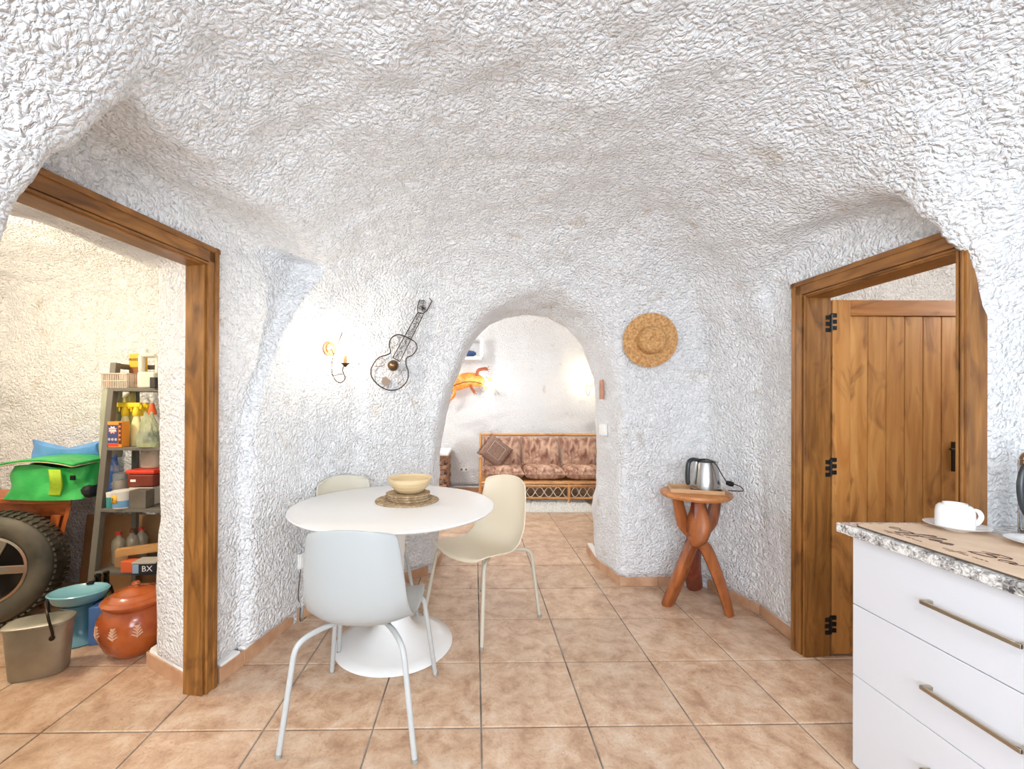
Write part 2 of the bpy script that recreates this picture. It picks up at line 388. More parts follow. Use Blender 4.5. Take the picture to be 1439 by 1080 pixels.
gi=[np.clip(((fc[:,a]-g)/V).round().astype(int),0,T.shape[a]-1) for a,g in enumerate((GX0,GY0,GZ0))]
cv=np.stack([np.broadcast_to(c,T.shape)[gi[0],gi[1],gi[2]] for c in (np.minimum(D,win),Dp,Dv,np.minimum(Ds,Dl),np.minimum(Db,Dr))],1)
comp=cv.argmin(1)
# drop shell parts nobody could see: none; name the setting region by region
down=(np.abs(fnn[:,2])>.6)&(fc[:,2]>1.6)|(fc[:,2]>2.25)
lab=np.zeros(len(fc),int); names={}
def reg(k,name,mask,label): lab[mask]=k; names[k]=(name,label)
m0=comp==0
reg(1,'wall_left',m0&(fc[:,0]<-.9)&(fc[:,1]<2.68),'rough white plaster wall beside the storage doorway on the left')
reg(2,'wall_back',m0&(fc[:,1]>=2.68),'rough white plaster wall around the arched passage')
reg(3,'wall_right',m0&(fc[:,0]>0)&(fc[:,1]<2.68),'rough white plaster wall beside the plank door')
reg(4,'wall_rear',m0&(fc[:,1]<-1.9),'white plaster kitchen wall with an added window opening, behind the camera')
reg(5,'ceiling',m0&down,'low vaulted cave ceiling in thick rough white plaster')
reg(6,'wall_passage',comp==1,'inner face of the arched passage in rough white plaster')
reg(7,'wall_living',(comp==2),'bright white plaster wall behind the rattan sofa')
reg(8,'wall_storage',comp==3,'warm lit rough plaster wall of the storage room')
reg(9,'wall_bedroom',comp==4,'plaster wall seen above the open plank door')
FL=(fnn[:,2]>.8)&(fc[:,2]<.0)
lab[(lab==0)&m0]=5; lab[FL]=0
for k,(nm,lb) in names.items():
    f=SF[lab==k]
    if not len(f): continue
    u,inv=np.unique(f,return_inverse=True); f2=inv.reshape(-1,4)
    me=bpy.data.meshes.new(nm); me.vertices.add(len(u)); me.vertices.foreach_set('co',SV[u].astype(np.float32).ravel())
    me.loops.add(f2.size); me.loops.foreach_set('vertex_index',f2.astype(np.int32).ravel())
    me.polygons.add(len(f2)); me.polygons.foreach_set('loop_start',np.arange(0,f2.size,4,dtype=np.int32))
    me.update(calc_edges=True); me.polygons.foreach_set('use_smooth',np.ones(len(f2),bool))
    me.normals_split_custom_set_from_vertices(VN[u].astype(np.float32))
    me.materials.append(PLASTER); o=bpy.data.objects.new(nm,me); COL.objects.link(o)
    tag(o,lb,'ceiling' if nm=='ceiling' else 'wall',kind='structure')
BVH=BVHTree.FromPolygons([tuple(v) for v in SV],[tuple(int(i) for i in f) for f in SF])
def hit(px,py):
    d=ray(px,py).normalized(); p,n,_,_=BVH.ray_cast(CAM,d)
    # smooth the normal over a small patch
    ns=Vector()
    for dx in (-8,0,8):
        for dy in (-8,0,8):
            q=BVH.ray_cast(CAM,ray(px+dx,py+dy).normalized())
            if q[0] is not None and (q[0]-p).length<.25: ns+=q[1] if q[1].dot(d)<0 else -q[1]
    return p,ns.normalized()
# ------------------------------------------------------------------ floor: slab + one object per tile
TS=.45
def g2w(i,j):          # tile grid -> world
    dx,dy=(i+.0743)*TS,(j+3.955)*TS; c,s=math.cos(YAW),math.sin(YAW)
    return (dx*c-dy*s, dx*s+dy*c)
floor=obj('floor',MB().box((0,2.3,-.045),(7.7,9.9,.08)),GROUT,smooth=False)
tag(floor,'beige mottled stone-look floor tiles with dark grout lines','floor',kind='structure')
def tile_mesh():
    h=TS/2-.0036; b=.004; mb=MB(); vs=[]
    for (r,z) in ((h,-.006),(h,-.0022),(h-b,0)):
        vs+=[(-r,-r,z),(r,-r,z),(r,r,z),(-r,r,z)]
    fs=[(8,9,10,11)]
    for k in (0,4): fs+=[(k+a,k+(a+1)%4,k+4+(a+1)%4,k+4+a) for a in range(4)]
    mb.add(vs,fs); return mb
t0=obj('tile',tile_mesh(),TILE,floor,smooth=False); first=True
gxs,gys=X2,Y2; Fz=T[:,:,4]
ntile=0
for j in range(-4,12):
    for i in range(-9,8):
        c=g2w(i+.5,j+.5); x,y=c
        if y<.35 or y>6.9 or abs(x)>3.6: continue
        px=680+x/max(y,.3)*597
        if px<-260 or px>1560: continue
        a,b=int((x-GX0)/V),int((y-GY0)/V); r=9
        if Fz[max(0,a-r):a+r+1:3,max(0,b-r):b+r+1:3].min()>0: continue
        if x<-1.9 and y<1.0: continue
        if y>3.9 and (px<560 or px>900): continue
        if x>2.0 and y<1.75: continue
        o=t0 if first else t0.copy()
        if not first: COL.objects.link(o); o.parent=floor
        first=False; ntile+=1
        o.location=(x,y,random.uniform(-.0006,.0006)); o.rotation_euler=(random.uniform(-.001,.001),random.uniform(-.001,.001),YAW+random.choice((0,PI/2,PI)))
print('tiles',ntile)
# ------------------------------------------------------------------ skirting of tile strips
def skirting(name,path,label,pitch=.45,h=.07,side=1,first_len=None):
    root=thing(name,label,'baseboard',(path[0][0],path[0][1],0),kind='structure')
    cap=MB()
    o0=Vector((path[0][0],path[0][1],0)); left=first_len or pitch
    for a,b in zip(path,path[1:]):
        a,b=Vector((*a,0)),Vector((*b,0)); d=b-a; L_=d.length; d.normalize(); n=Vector((-d.y,d.x,0))*side
        s=0; ang=math.atan2(d.y,d.x)
        while s<L_-1e-4:
            e=min(L_,s+left); left-=e-s
            if left<1e-4: left=pitch
            mb=MB().box(a+d*((s+e)/2)-n*.012+Vector((0,0,h/2))-o0,(e-s-.003,.024,h),ang)
            obj('skirting_tile',mb,BTILE,root,smooth=False,bevel=.002); s=e
        cap.box(a+d*(L_/2)-n*.030+Vector((0,0,h/2+.006))-o0,(max(.02,L_-.03),.046,h+.012),ang)
    obj('lime_cap',cap,BCAP,root,smooth=False,bevel=.006)
    return root
p=lambda a,b: tuple(fl(a,b)[:2])
skirting('baseboard_left',[p(309,960),p(343,934),p(416,873.5),(-.93,2.97),p(600,808),p(619,791),(-.375,3.95)],'terracotta tile skirting along the lamp wall behind the table',side=-1)
skirting('baseboard_back',[(.955,3.95),p(837,796),p(872,823),p(925,823.5),p(989,822.5),p(1000,829),p(1067,864),p(1116,904)],'terracotta tile skirting under the straw hat and behind the wooden side table',side=-1)
skirting('baseboard_storage',[p(258,968),p(205,935),(-1.72,2.35)],'tile skirting at the storage doorway beside the clay pot',side=1)
skirting('baseboard_living',[(-.5,6.64),(2.0,6.64)],'brown tile skirting on the living room wall',side=-1)
# ------------------------------------------------------------------ doors
def frame_piece(mb,c,d,rot): mb.box(c,d,rot); return mb
# left doorway
dl=thing('door_1','brown wooden door frame of the storage doorway, without a leaf','door',(-1.295,2.04,0),0,kind='structure')
ux=Vector((-.1676,-.9859,0)); nx=Vector((.9859,-.1676,0)); ang=math.atan2(-.9859,-.1676)
def ljamb(s0,name='jamb',flip=1):
    mb=MB()
    c=ux*(s0+.042*flip)
    mb.box(c+nx*(-.035)+Vector((0,0,1.04)),(.078,.10,2.08),ang)
    mb.box(c+nx*.018-ux*.010*flip+Vector((0,0,1.042)),(.060,.014,2.084),ang)
    mb.box(c+nx*.026-ux*.024*flip+Vector((0,0,1.042)),(.022,.012,2.084),ang)
    mb.box(c+nx*.022+ux*.020*flip+Vector((0,0,1.0)),(.010,.014,2.0),ang)
    return obj(name,mb,W_FRAME,dl,smooth=False,bevel=.003)
ljamb(0); ljamb(.90,flip=-1)
mb=MB()
mb.box(ux*.45+nx*-.035+Vector((0,0,2.035)),(.90,.10,.095),ang); mb.box(ux*.45+nx*.018+Vector((0,0,2.045)),(.90,.014,.075),ang)
mb.box(ux*.45+nx*.026+Vector((0,0,2.07)),(.90,.012,.024),ang); mb.box(ux*.45+nx*.022+Vector((0,0,1.998)),(.82,.014,.010),ang)
obj('lintel',mb,wood('frame_wood_left_lintel',(116,72,28),(164,110,52),'y',20),dl,smooth=False,bevel=.003)
# right doorway
dr=thing('door_2','open plank door of orange-brown pine in a wooden frame','door',(1.745,2.38,0),0,kind='structure')
ur=Vector((.0942,-.9956,0)); nr_=Vector((-.9956,-.0942,0)); angr=math.atan2(-.9956,.0942)
def rjamb(s0,flip,w=.095,top=2.03,dp=.14):
    mb=MB(); c=ur*(s0+w/2*flip)
    mb.box(c-nr_*(dp/2-.02)+Vector((0,0,top/2)),(w,dp,top),angr)
    mb.box(c+nr_*.024-ur*.012*flip+Vector((0,0,top/2)),(w*.7,.012,top),angr)
    mb.box(c+nr_*.030-ur*w*.28*flip+Vector((0,0,top/2)),(w*.25,.012,top),angr)
    mb.box(c+nr_*.022+ur*(w/2-.008)*flip+Vector((0,0,top/2-.04)),(.010,.014,top-.08),angr)
    return obj('jamb',mb,W_FRAME,dr,smooth=False,bevel=.003)
rjamb(0,1); rjamb(.800,-1,.036,dp=.085)
mb=MB(); mb.box(ur*.39-nr_*.05+Vector((0,0,1.982)),(.78,.14,.096),angr); mb.box(ur*.39+nr_*.024+Vector((0,0,1.992)),(.78,.012,.076),angr)
mb.box(ur*.39+nr_*.030+Vector((0,0,2.016)),(.78,.012,.026),angr); mb.box(ur*.42+nr_*.022+Vector((0,0,1.945)),(.70,.014,.010),angr)
obj('lintel',mb,W_FRAMEY,dr,smooth=False,bevel=.003)
leafx0,leafx1,leafy,leaft=1.885,2.625,2.315,1.925
org=Vector((1.745,2.38,0))
W_STILE=wood('stile_wood',(182,118,54),(208,150,84),'z',12)
leaf=bpy.data.objects.new('door_leaf',None); COL.objects.link(leaf); leaf.parent=dr; leaf.location=(0,0,0)
def lb(name,x0,x1,z0,z1,t=.034,m=W_DOOR,dy=0,bev=.003):
    return obj(name,MB().box(Vector(((x0+x1)/2,leafy+dy,(z0+z1)/2))-org,(x1-x0,t,z1-z0)),m,leaf,smooth=False,bevel=bev)
lb('stile',leafx0,leafx0+.097,.012,leaft,m=W_STILE)
lb('stile',leafx1-.04,leafx1,.012,leaft,m=W_STILE)
lb('rail',leafx0+.098,leafx1-.041,leaft-.085,leaft,m=W_DOORX)
lb('rail',leafx0+.098,leafx1-.041,.012,.15,m=W_DOORX)
n=6; x0=leafx0+.0995; pw=(leafx1-.0415-x0)/n
for i in range(n):
    lb('plank',x0+i*pw+.0015,x0+(i+1)*pw-.0015,.151,leaft-.086,.022,W_DOOR,.004,.0035)
lb('backing',x0,leafx1-.04,.15,leaft-.08,.006,mat('dark_groove_wood',(96,54,22),.6),.016,0)
for zc in (1.80,1.02,.17):
    mb=MB().tube([Vector((leafx0-.012,leafy-.02,zc-.045))-org,Vector((leafx0-.012,leafy-.02,zc+.045))-org],.007,8)
    for q in (-1,1):
        for e in (-.034,0,.034): mb.box(Vector((leafx0-.012+q*.016,leafy-.02,zc+e+q*.006))-org,(.028,.006,.022))
    obj('hinge',mb,BLACK,leaf,smooth=False)
hp=at(1343,631,leafy-.03)-org
mb=MB().tube(smoothpts([hp+Vector((.0,.01,0)),hp+Vector((.0,-.035,0)),hp+Vector((-.03,-.04,0)),hp+Vector((-.07,-.038,.004))],4),.006,8)
mb.box(hp+Vector((.002,.008,-.04)),(.03,.006,.16))
obj('handle',mb,mat('dark_bronze',(58,42,30),.35,.8),leaf)
# ------------------------------------------------------------------ dining table
GLOSSW=mat('white_lacquer',(240,240,238),.28,coat=.2)
TX,TY,TH=-.505,2.425,.782
tab=thing('dining_table','round white pedestal dining table in front of the arched passage','table',(TX,TY,0))
R_=.566
obj('tabletop',MB().lathe([(0,TH-.026),(R_-.05,TH-.026),(R_-.006,TH-.014),(R_,TH-.006),(R_-.003,TH-.001),(R_-.008,TH),(0,TH)],96),mat('table_white',(242,240,236),.35),tab,auto=50)
prof=[(0,0),(.325,0),(.330,.004),(.326,.010),(.27,.020),(.20,.036),(.14,.064),(.10,.105),(.075,.16),(.060,.24),(.053,.34),(.052,.46),(.058,.58),(.075,.66),(.11,.72),(.17,TH-.027),(0,TH-.027)]
obj('pedestal',MB().lathe(prof,72),GLOSSW,tab,auto=60)
# ------------------------------------------------------------------ chairs
def shell_fn(u,t):
    # t: 0 seat front .. 1 back top ; u: -1..1 across
    pr=[(.235,.424),(.215,.448),(.12,.452),(0,.440),(-.08,.436),(-.145,.450),(-.192,.488),(-.220,.55),(-.240,.64),(-.257,.74),(-.270,.84),(-.274,.872)]
    wd=[.175,.215,.228,.228,.222,.218,.214,.212,.206,.196,.180,.150]
    q=t*(len(pr)-1); i=min(int(q),len(pr)-2); f=q-i
    P=[Vector((0,*pr[max(0,min(len(pr)-1,k))])) for k in (i-1,i,i+1,i+2)]
    c=.5*((2*P[1])+(-P[0]+P[2])*f+(2*P[0]-5*P[1]+4*P[2]-P[3])*f*f+(-P[0]+3*P[1]-3*P[2]+P[3])*f**3)
    w_=wd[i]*(1-f)+wd[i+1]*f
    s=max(0,min(1,(t-.35)/.25)); s=s*s*(3-2*s)       # 0 on the seat, 1 on the back
    x=u*w_; e=abs(u)**2.6
    y=c.y+s*e*.058-(1-s)*e*.012*0; z=c.z+(1-s)*e*.022
    bnd=max(0,1-abs(t-.50)/.22); z+=e*.045*bnd*bnd*(3-2*bnd); y-=e*.0*bnd
    if t>.88: z-=e*.035*((t-.88)/.12)
    if t<.1: y-=e*.03*(1-t/.1); 
    return Vector((x,y,z))
def make_chair(name,label,shellm,legm):
    t=thing(name,label,'chair')
    mb=MB().grid(lambda a,b: shell_fn(a*2-1,b),23,45)
    o=obj('shell',mb,shellm,t,solid=.009,auto=80)
    d=o.modifiers.new('u','SUBSURF'); d.levels=1; d.render_levels=1
    for sx in (-1,1):
        for sy in (-1,1):
            if sy<0: pts=[(sx*.10,-.07,.424),(sx*.15,-.145,.430),(sx*.188,-.205,.424),(sx*.208,-.232,.402),(sx*.216,-.240,.37),(sx*.262,-.262,0)]
            else: pts=[(sx*.12,.05,.430),(sx*.165,.12,.432),(sx*.198,.170,.424),(sx*.212,.192,.400),(sx*.218,.20,.37),(sx*.262,.258,0)]
            a=smoothpts(pts[:5],5); a[-1:]=[Vector(pts[4]),Vector(pts[5])]
            obj('leg',MB().tube(a,.0112,12),legm,t)
            foot=Vector(pts[5])
            obj('foot_cap',MB().lathe([(0,0),(.0125,0),(.0125,.016),(0,.016)],12,foot),mat('foot_cap_grey',(150,148,140),.6),t)
    mb=MB().box((0,-.005,.425),(.20,.16,.012)); obj('mounting_plate',mb,legm,t,smooth=False,bevel=.003)
    return t
SH1=mat('grey_white_shell',(172,175,174),.5,bump=.15,bscale=350,bdist=.0006); SH2=mat('beige_shell',(232,219,194),.5,bump=.15,bscale=350,bdist=.0006)
LG1=mat('pale_grey_leg',(184,186,184),.45); LG2=mat('beige_leg',(196,188,170),.45)
c1=make_chair('dining_chair','pale grey shell chair with its back to the camera, pulled up to the round table',SH1,LG1)
c1.location=(-.507,1.875,0); c1.rotation_euler=(0,0,math.radians(-2))
c2=make_chair('dining_chair','beige shell chair turned sideways, right of the table before the passage',SH2,LG2)
c2.location=(-.010,2.715,0); c2.rotation_euler=(0,0,math.radians(135))
SH3=mat('grey_beige_shell',(214,207,188),.5,bump=.15,bscale=350,bdist=.0006)
c3=make_chair('dining_chair','grey-beige shell chair behind the table against the lamp wall',SH3,LG1)
c3.location=(-.775,2.665,0); c3.rotation_euler=(0,0,math.radians(-135))
for c in (c1,c2,c3): c['group']='shell chairs around the white table'
# ------------------------------------------------------------------ bowl and woven mats on the table
SEAG=mat('seagrass',(150,122,88),.85,0,(206,182,146),60,bump=.9,bscale=160,bdist=.004)
def woven_disc(name,label,c,r,h,seed,rz=0):
    rr=random.Random(seed); prof=[(0,0)]
    n=int(r/.0085)
    top=[]
    for k in range(n*2+1):
        rad=r*k/(n*2); top.append((rad,h*(.82 if k%2==0 else 1.0)))
    prof=[(0,0),(r*.98,0),(r,h*.5)]+list(reversed(top))
    mb=MB().lathe(prof,64)
    mb.v=[(x*(1+.012*math.sin(7*math.atan2(y,x)+seed)),y*(1+.012*math.sin(5*math.atan2(y,x)+seed)),z+(.0012*math.sin(26*math.atan2(y,x)+60*math.hypot(x,y)) if z>h*.4 else 0)) for x,y,z in mb.v]
    o=obj(name,mb,SEAG,auto=80); o.location=c; o.rotation_euler=(0,0,rz); tag(o,label,'placemat','woven mats under the bowl'); return o
mc=fl(572,703,TH)
z=TH
woven_disc('woven_placemat','largest woven straw placemat, flat on the white table',(mc.x,mc.y,z),.185,.009,1); z+=.009
for k,(dx,dy,r,lb_) in enumerate(((.004,.0,.128,'small round woven coaster mat, lowest of the three under the bowl'),(-.006,.004,.129,'small round woven coaster mat, middle of the three under the bowl'),(-.003,.006,.130,'small round woven coaster mat, topmost, right under the bowl'))):
    woven_disc('woven_coaster',lb_,(mc.x+.008+dx,mc.y+.008+dy,z),r,.0125,k+3); z+=.0128
BOWL=mat('bamboo_bowl',(214,186,140),.45,0,(232,208,166),5,(1,1,14),bump=.1)
bw=obj('bowl',MB().lathe([(0,.004),(.055,.002),(.062,0),(.078,.008),(.104,.034),(.124,.066),(.133,.086),(.1335,.089),(.130,.0885),(.120,.066),(.100,.036),(.074,.013),(.05,.009),(0,.009)],72),BOWL,auto=80)
bw.location=(mc.x+.014,mc.y+.012,z); tag(bw,'shallow pale bamboo bowl on the stack of woven mats','bowl')
# ------------------------------------------------------------------ counter unit
CXF=1.395; CYE=1.615; CT=.90
WH=mat('cabinet_white',(218,221,228),.38)
cab=thing('drawer_cabinet','glossy white kitchen drawer cabinet under the granite worktop','cabinet',(CXF,CYE,0))
obj('body',MB().box((.40,-1.30,.432),(.76,2.58,.84)),WH,cab,smooth=False,bevel=.002)
obj('foot_rail',MB().box((.40,-1.30,.006),(.74,2.56,.011)),mat('plinth_white',(205,206,208),.5),cab,smooth=False)
STEEL=mat('brushed_nickel',(186,176,158),.28,1,bump=.1,bscale=90,stretch=(1,.05,1))
zt=CT-.036
edges=[(zt-.004,.6115),(.6085,.3485),(.3455,.014)]
for c_i in range(3):
    y1=-.020-c_i*.80; y0=y1-.794
    for a,b in edges[:3]:
        d_=obj('drawer',MB().box((-.0,(y0+y1)/2,(a+b)/2),(.019,y1-y0,a-b)),WH,cab,smooth=False,bevel=.0015)
        hz={0:.742,1:.478,2:.222}[edges.index((a,b))]
        mb=MB()
        ya=y1-.273; yb=ya-.25
        mb.box((-.038,(ya+yb)/2,hz),(.007,ya-yb,.013)); mb.box((-.024,ya-.006,hz),(.034,.012,.013)); mb.box((-.024,yb+.006,hz),(.034,.012,.013))
        obj('handle',mb,STEEL,d_,smooth=False,bevel=.0015)
GR=bpy.data.materials.new('granite'); GR.use_nodes=True
def granite(m):
    N=m.node_tree.nodes; L=m.node_tree.links; b=N['Principled BSDF']; b.inputs['Roughness'].default_value=.15
    tc=N.new('ShaderNodeTexCoord'); v=N.new('ShaderNodeTexNoise'); v.inputs['Scale'].default_value=75; v.inputs['Detail'].default_value=3; v.inputs['Distortion'].default_value=1.5
    v2=N.new('ShaderNodeTexNoise'); v2.inputs['Scale'].default_value=26; v2.inputs['Detail'].default_value=5
    L.new(tc.outputs['Object'],v.inputs['Vector']); L.new(tc.outputs['Object'],v2.inputs['Vector'])
    ad=N.new('ShaderNodeMath'); ad.operation='ADD'; L.new(v.outputs['Fac'],ad.inputs[0]); L.new(v2.outputs['Fac'],ad.inputs[1])
    r=N.new('ShaderNodeValToRGB'); e=r.color_ramp.elements; e[0].position=.36; e[0].color=lin((70,68,68)); e[1].position=.58; e[1].color=lin((236,235,233)); x=e.new(.44); x.color=lin((150,147,145))
    mr=N.new('ShaderNodeMath'); mr.operation='MULTIPLY'; mr.inputs[1].default_value=.5; L.new(ad.outputs[0],mr.inputs[0]); L.new(mr.outputs[0],r.inputs[0]); L.new(r.outputs[0],b.inputs['Base Color'])
granite(GR)
wt=obj('worktop',MB().box(((1.362+2.24)/2,(1.645-1.0)/2,CT-.018),(2.24-1.362,2.645,.036)),GR,smooth=False,bevel=.004)
tag(wt,'speckled grey and white granite worktop on the white drawers','worktop')
# mat with script lettering
zm=CT+.001
MATC=mat('mat_beige',(214,186,158),.7,0,(226,200,174),14)
def rrect(x0,x1,y0,y1,r,n=6):
    out=[]
    for cx_,cy_,a0 in ((x1-r,y1-r,0),(x0+r,y1-r,PI/2),(x0+r,y0+r,PI),(x1-r,y0+r,1.5*PI)):
        out+=[(cx_+r*math.cos(a0+PI/2*k/n),cy_+r*math.sin(a0+PI/2*k/n)) for k in range(n+1)]
    return out
mx0,mx1,my0,my1=1.385,1.785,.98,1.60
cm=thing('coffee_mat','beige coffee bar mat with dark script lettering on the worktop','mat',((mx0+mx1)/2,(my0+my1)/2,zm))
ox,oy=(mx0+mx1)/2,(my0+my1)/2
obj('rubber_base',MB().prism(rrect(mx0-ox,mx1-ox,my0-oy,my1-oy,.035),0,.004),mat('mat_rubber',(92,80,68),.8),cm,smooth=False)
obj('printed_top',MB().prism(rrect(mx0-ox+.003,mx1-ox-.003,my0-oy+.003,my1-oy-.003,.033),.004,.0052),MATC,cm,smooth=False)
INK=mat('mat_ink',(66,40,32),.7)
letters={ # strokes in a unit box, x advances
 'c':([[(.8,.62),(.45,.75),(.1,.4),(.35,.02),(.7,.1),(1.0,.3)]],.95),
 'o':([[(.5,.75),(.1,.4),(.4,.02),(.8,.35),(.5,.75),(.7,.6),(1.05,.62)]],.95),
 'f':([[(0,.3),(.6,1.1),(.75,1.75),(.45,1.6),(.25,.6),(.0,-.8),(.2,-.9),(.4,-.2),(.3,.1),(.9,.3)]],.8),
 'e':([[(0,.3),(.6,.5),(.6,.78),(.25,.65),(.15,.2),(.5,.0),(1.0,.3)]],.85),
 'B':([[(.5,1.6),(.25,.8),(.1,0)],[(-.3,1.3),(.4,1.75),(1.2,1.6),(1.1,1.1),(.4,.85),(1.2,.7),(1.1,.1),(.5,-.05),(.1,.1)]],1.6),
 'a':([[(.8,.65),(.4,.75),(.1,.35),(.4,.0),(.8,.6),(.8,.1),(1.1,.2)]],1.0),
 'r':([[(0,.2),(.2,.75),(.3,.62),(.7,.7),(.65,.15),(1.3,.15)]],1.0)}
def script(s,xa,ya,size,r,adv=1.25):
    mb=MB(); cx=0
    for ch in s:
        if ch==' ': cx+=.9*adv; continue
        st,wd=letters[ch]
        for q in st:
            pts=[((a*adv+cx+b*.35),b) for a,b in q]
            # reading direction runs -Y (towards the camera), letter tops point +X
            P3=[Vector((xa+b*size-ox, ya-a*size-oy, .0056)) for a,b in pts]
            P3=smoothpts(P3,6); nn=len(P3)
            mb.tube(P3,[r*(.5+.9*abs(math.sin(PI*k/nn*2))) for k in range(nn)],6,flat=.25)
        cx+=wd*adv
    return mb
obj('lettering',script('coffee',1.478,1.565,.032,.0015),INK,cm,smooth=False)
obj('lettering',script('Bar',1.475,1.300,.034,.0016),INK,cm,smooth=False)
for (s_,xa,ya) in (('coffee area',1.425,1.52),('coffee bar',1.43,1.33)):
    s_=s_.replace('b','a'); obj('small_lettering',script(s_,xa,ya,.012,.0006,1.1),mat('mat_ink_pale',(128,98,80),.7),cm,smooth=False)
PORC=mat('porcelain',(240,240,240),.18,coat=.3)
def saucer(c,label):
    o=obj('saucer',MB().lathe([(0,.004),(.03,.003),(.032,0),(.036,.004),(.06,.011),(.084,.019),(.086,.021),(.084,.0215),(.06,.015),(.034,.008),(0,.007)],64),PORC,auto=80)
    o.location=c; tag(o,label,'saucer'); return o
s1=fl(1344,741,CT+.015); saucer((s1.x,s1.y,zm+.0055),'white saucer under the upturned cup on the coffee mat')
s2=fl(1470,766,CT+.015); saucer((s2.x,s2.y,zm+.0055),'white empty saucer cut off at the right edge, on the coffee mat')
cup=thing('coffee_cup','white porcelain coffee cup turned upside down on its saucer','cup',(s1.x-.006,s1.y,zm+.0135)); cup.scale=(1.12,1.12,1.12)
h=.078
obj('cup_body',MB().lathe([(.0425,0),(.045,.001),(.0455,.012),(.0450,.05),(.0425,.066),(.036,.074),(.0285,.0755),(.0285,.0795),(.0265,.0795),(.0262,.074),(0,.0735)],56),PORC,cup,auto=60)
obj('cup_handle',MB().tube(smoothpts([(.043,-.006,.058),(.060,-.012,.056),(.068,-.014,.038),(.058,-.012,.018),(.043,-.006,.012)],5),.0042,8,flat=1.6),PORC,cup)
# french press at the right edge
g=fl(1437,756,CT); fp=thing('french_press','glass and steel coffee press with a black handle at the right edge','coffee press',(g.x+.052,g.y-.012,CT)); fp.scale=(1,1,1.55)
obj('glass_jug',MB().lathe([(0,.012),(.046,.012),(.047,.016),(.047,.17),(.050,.178),(.047,.178),(.0445,.17),(.0445,.018),(0,.016)],40),mat('clear_glass',(235,240,240),.02,trans=1),fp)
fr=MB()
for zz in (.012,.10,.165): fr.lathe([(.048,zz-.005),(.0505,zz-.005),(.0505,zz+.005),(.048,zz+.005),(.048,zz-.005)],40)
for a in range(4): fr.tube([(.050*math.cos(a*PI/2+.5),.050*math.sin(a*PI/2+.5),0),(.050*math.cos(a*PI/2+.5),.050*math.sin(a*PI/2+.5),.17)],.003,8)
obj('steel_frame',fr,mat('polished_steel',(190,192,194),.15,1),fp)
obj('lid',MB().lathe([(0,.20),(.02,.198),(.046,.186),(.051,.176),(.051,.172),(0,.172)],40),mat('polished_steel',(190,192,194),.15,1),fp)
obj('plunger',MB().tube([(0,0,.19),(0,0,.27)],.003,8).sphere((0,0,.278),.013),BLACK,fp)
obj('handle',MB().tube(smoothpts([(-.048,-.010,.158),(-.075,-.014,.158),(-.094,-.016,.125),(-.088,-.016,.082),(-.062,-.014,.052),(-.047,-.010,.050)],6),.0095,10,flat=.7),mat('black_plastic',(48,52,54),.3),fp)
# ------------------------------------------------------------------ straw hat
hp,hn=hit(911,478); hn=(hn+Vector((-.15,-.8,.0))).normalized()
STRAW=mat('straw',(176,124,70),.8,0,(216,170,114),60,bump=.5,bscale=140,bdist=.002)
hat=thing('straw_hat','round woven straw hat hanging on the wall right of the arch','hat',hp+hn*.035)
hat.rotation_mode='QUATERNION'; hat.rotation_quaternion=Vector((0,0,1)).rotation_difference(hn)
def rip(prof,amp=.0014,step=.007):
    out=[]
    for (r0,z0),(r1,z1) in zip(prof,prof[1:]):
        L_=math.hypot(r1-r0,z1-z0); n=max(1,int(L_/step*2))
        for k in range(n): t=k/n; out.append((r0+(r1-r0)*t,z0+(z1-z0)*t+(amp if k%2 else 0)))
    out.append(prof[-1]); return out
br=rip([(.192,.012),(.17,.004),(.14,.0),(.100,.004)],.0022,.010)
obj('brim',MB().lathe(br,64),STRAW,hat,solid=.004,auto=80)
obj('crown',MB().lathe(rip([(.100,.004),(.098,.03),(.094,.075),(.084,.105),(.066,.122),(.04,.126),(.02,.118),(0,.112)],.0022,.010),64),STRAW,hat,solid=.003,auto=80)
fr=MB()
for k in range(150):
    a=2*PI*k/150; r=.190; l=random.uniform(.004,.010); fr.add([(r*math.cos(a-.015),r*math.sin(a-.015),.011),(r*math.cos(a+.015),r*math.sin(a+.015),.012),((r+l)*math.cos(a+.01),(r+l)*math.sin(a+.01),.013)],[(0,1,2)])
tag(obj('fringe',fr,STRAW,hat,smooth=False),kind='stuff')
# ------------------------------------------------------------------ wire guitar
gp,gn=hit(550,515); gp2,gn2=hit(590,450)
axis=(gp2-gp).normalized(); gN=Vector((.50,-.84,-.20)).normalized()
gO=gp+gN*.055
WIRE=mat('dark_wire',(62,46,40),.5,.6); WIREP=mat('bronze_wire',(140,112,84),.45,.6)
def gz(x,y,o=0): return onplane(510+x*.1482,400+y*.1482,gO+gN*o,gN)-gO
gt=thing('wire_guitar','dark wire guitar sculpture hanging on the wall between lamp and arch','wall decoration',gO)
body=[(395,488),(330,472),(275,500),(250,560),(260,640),(225,665),(150,690),(95,760),(75,840),(110,915),(180,972),(260,1000),(350,980),(418,910),(430,825),(408,745),(420,690),(470,665),(512,605),(500,550),(450,515)]
bpts=smoothpts([gz(*q) for q in body],5,True)
obj('body_outline',MB().tube(bpts,.0042,6,True),WIRE,gt)
mb=MB()
nl_=[(520,262),(283,690)]; nr2=[(575,278),(350,728)]
for s_ in (nl_,nr2): mb.tube([gz(*s_[0],.01),gz(*s_[1],.01)],.0035,6)
mb.tube([gz(283,690,.01),gz(350,728,.01)],.003,6)
rg=random.Random(3)
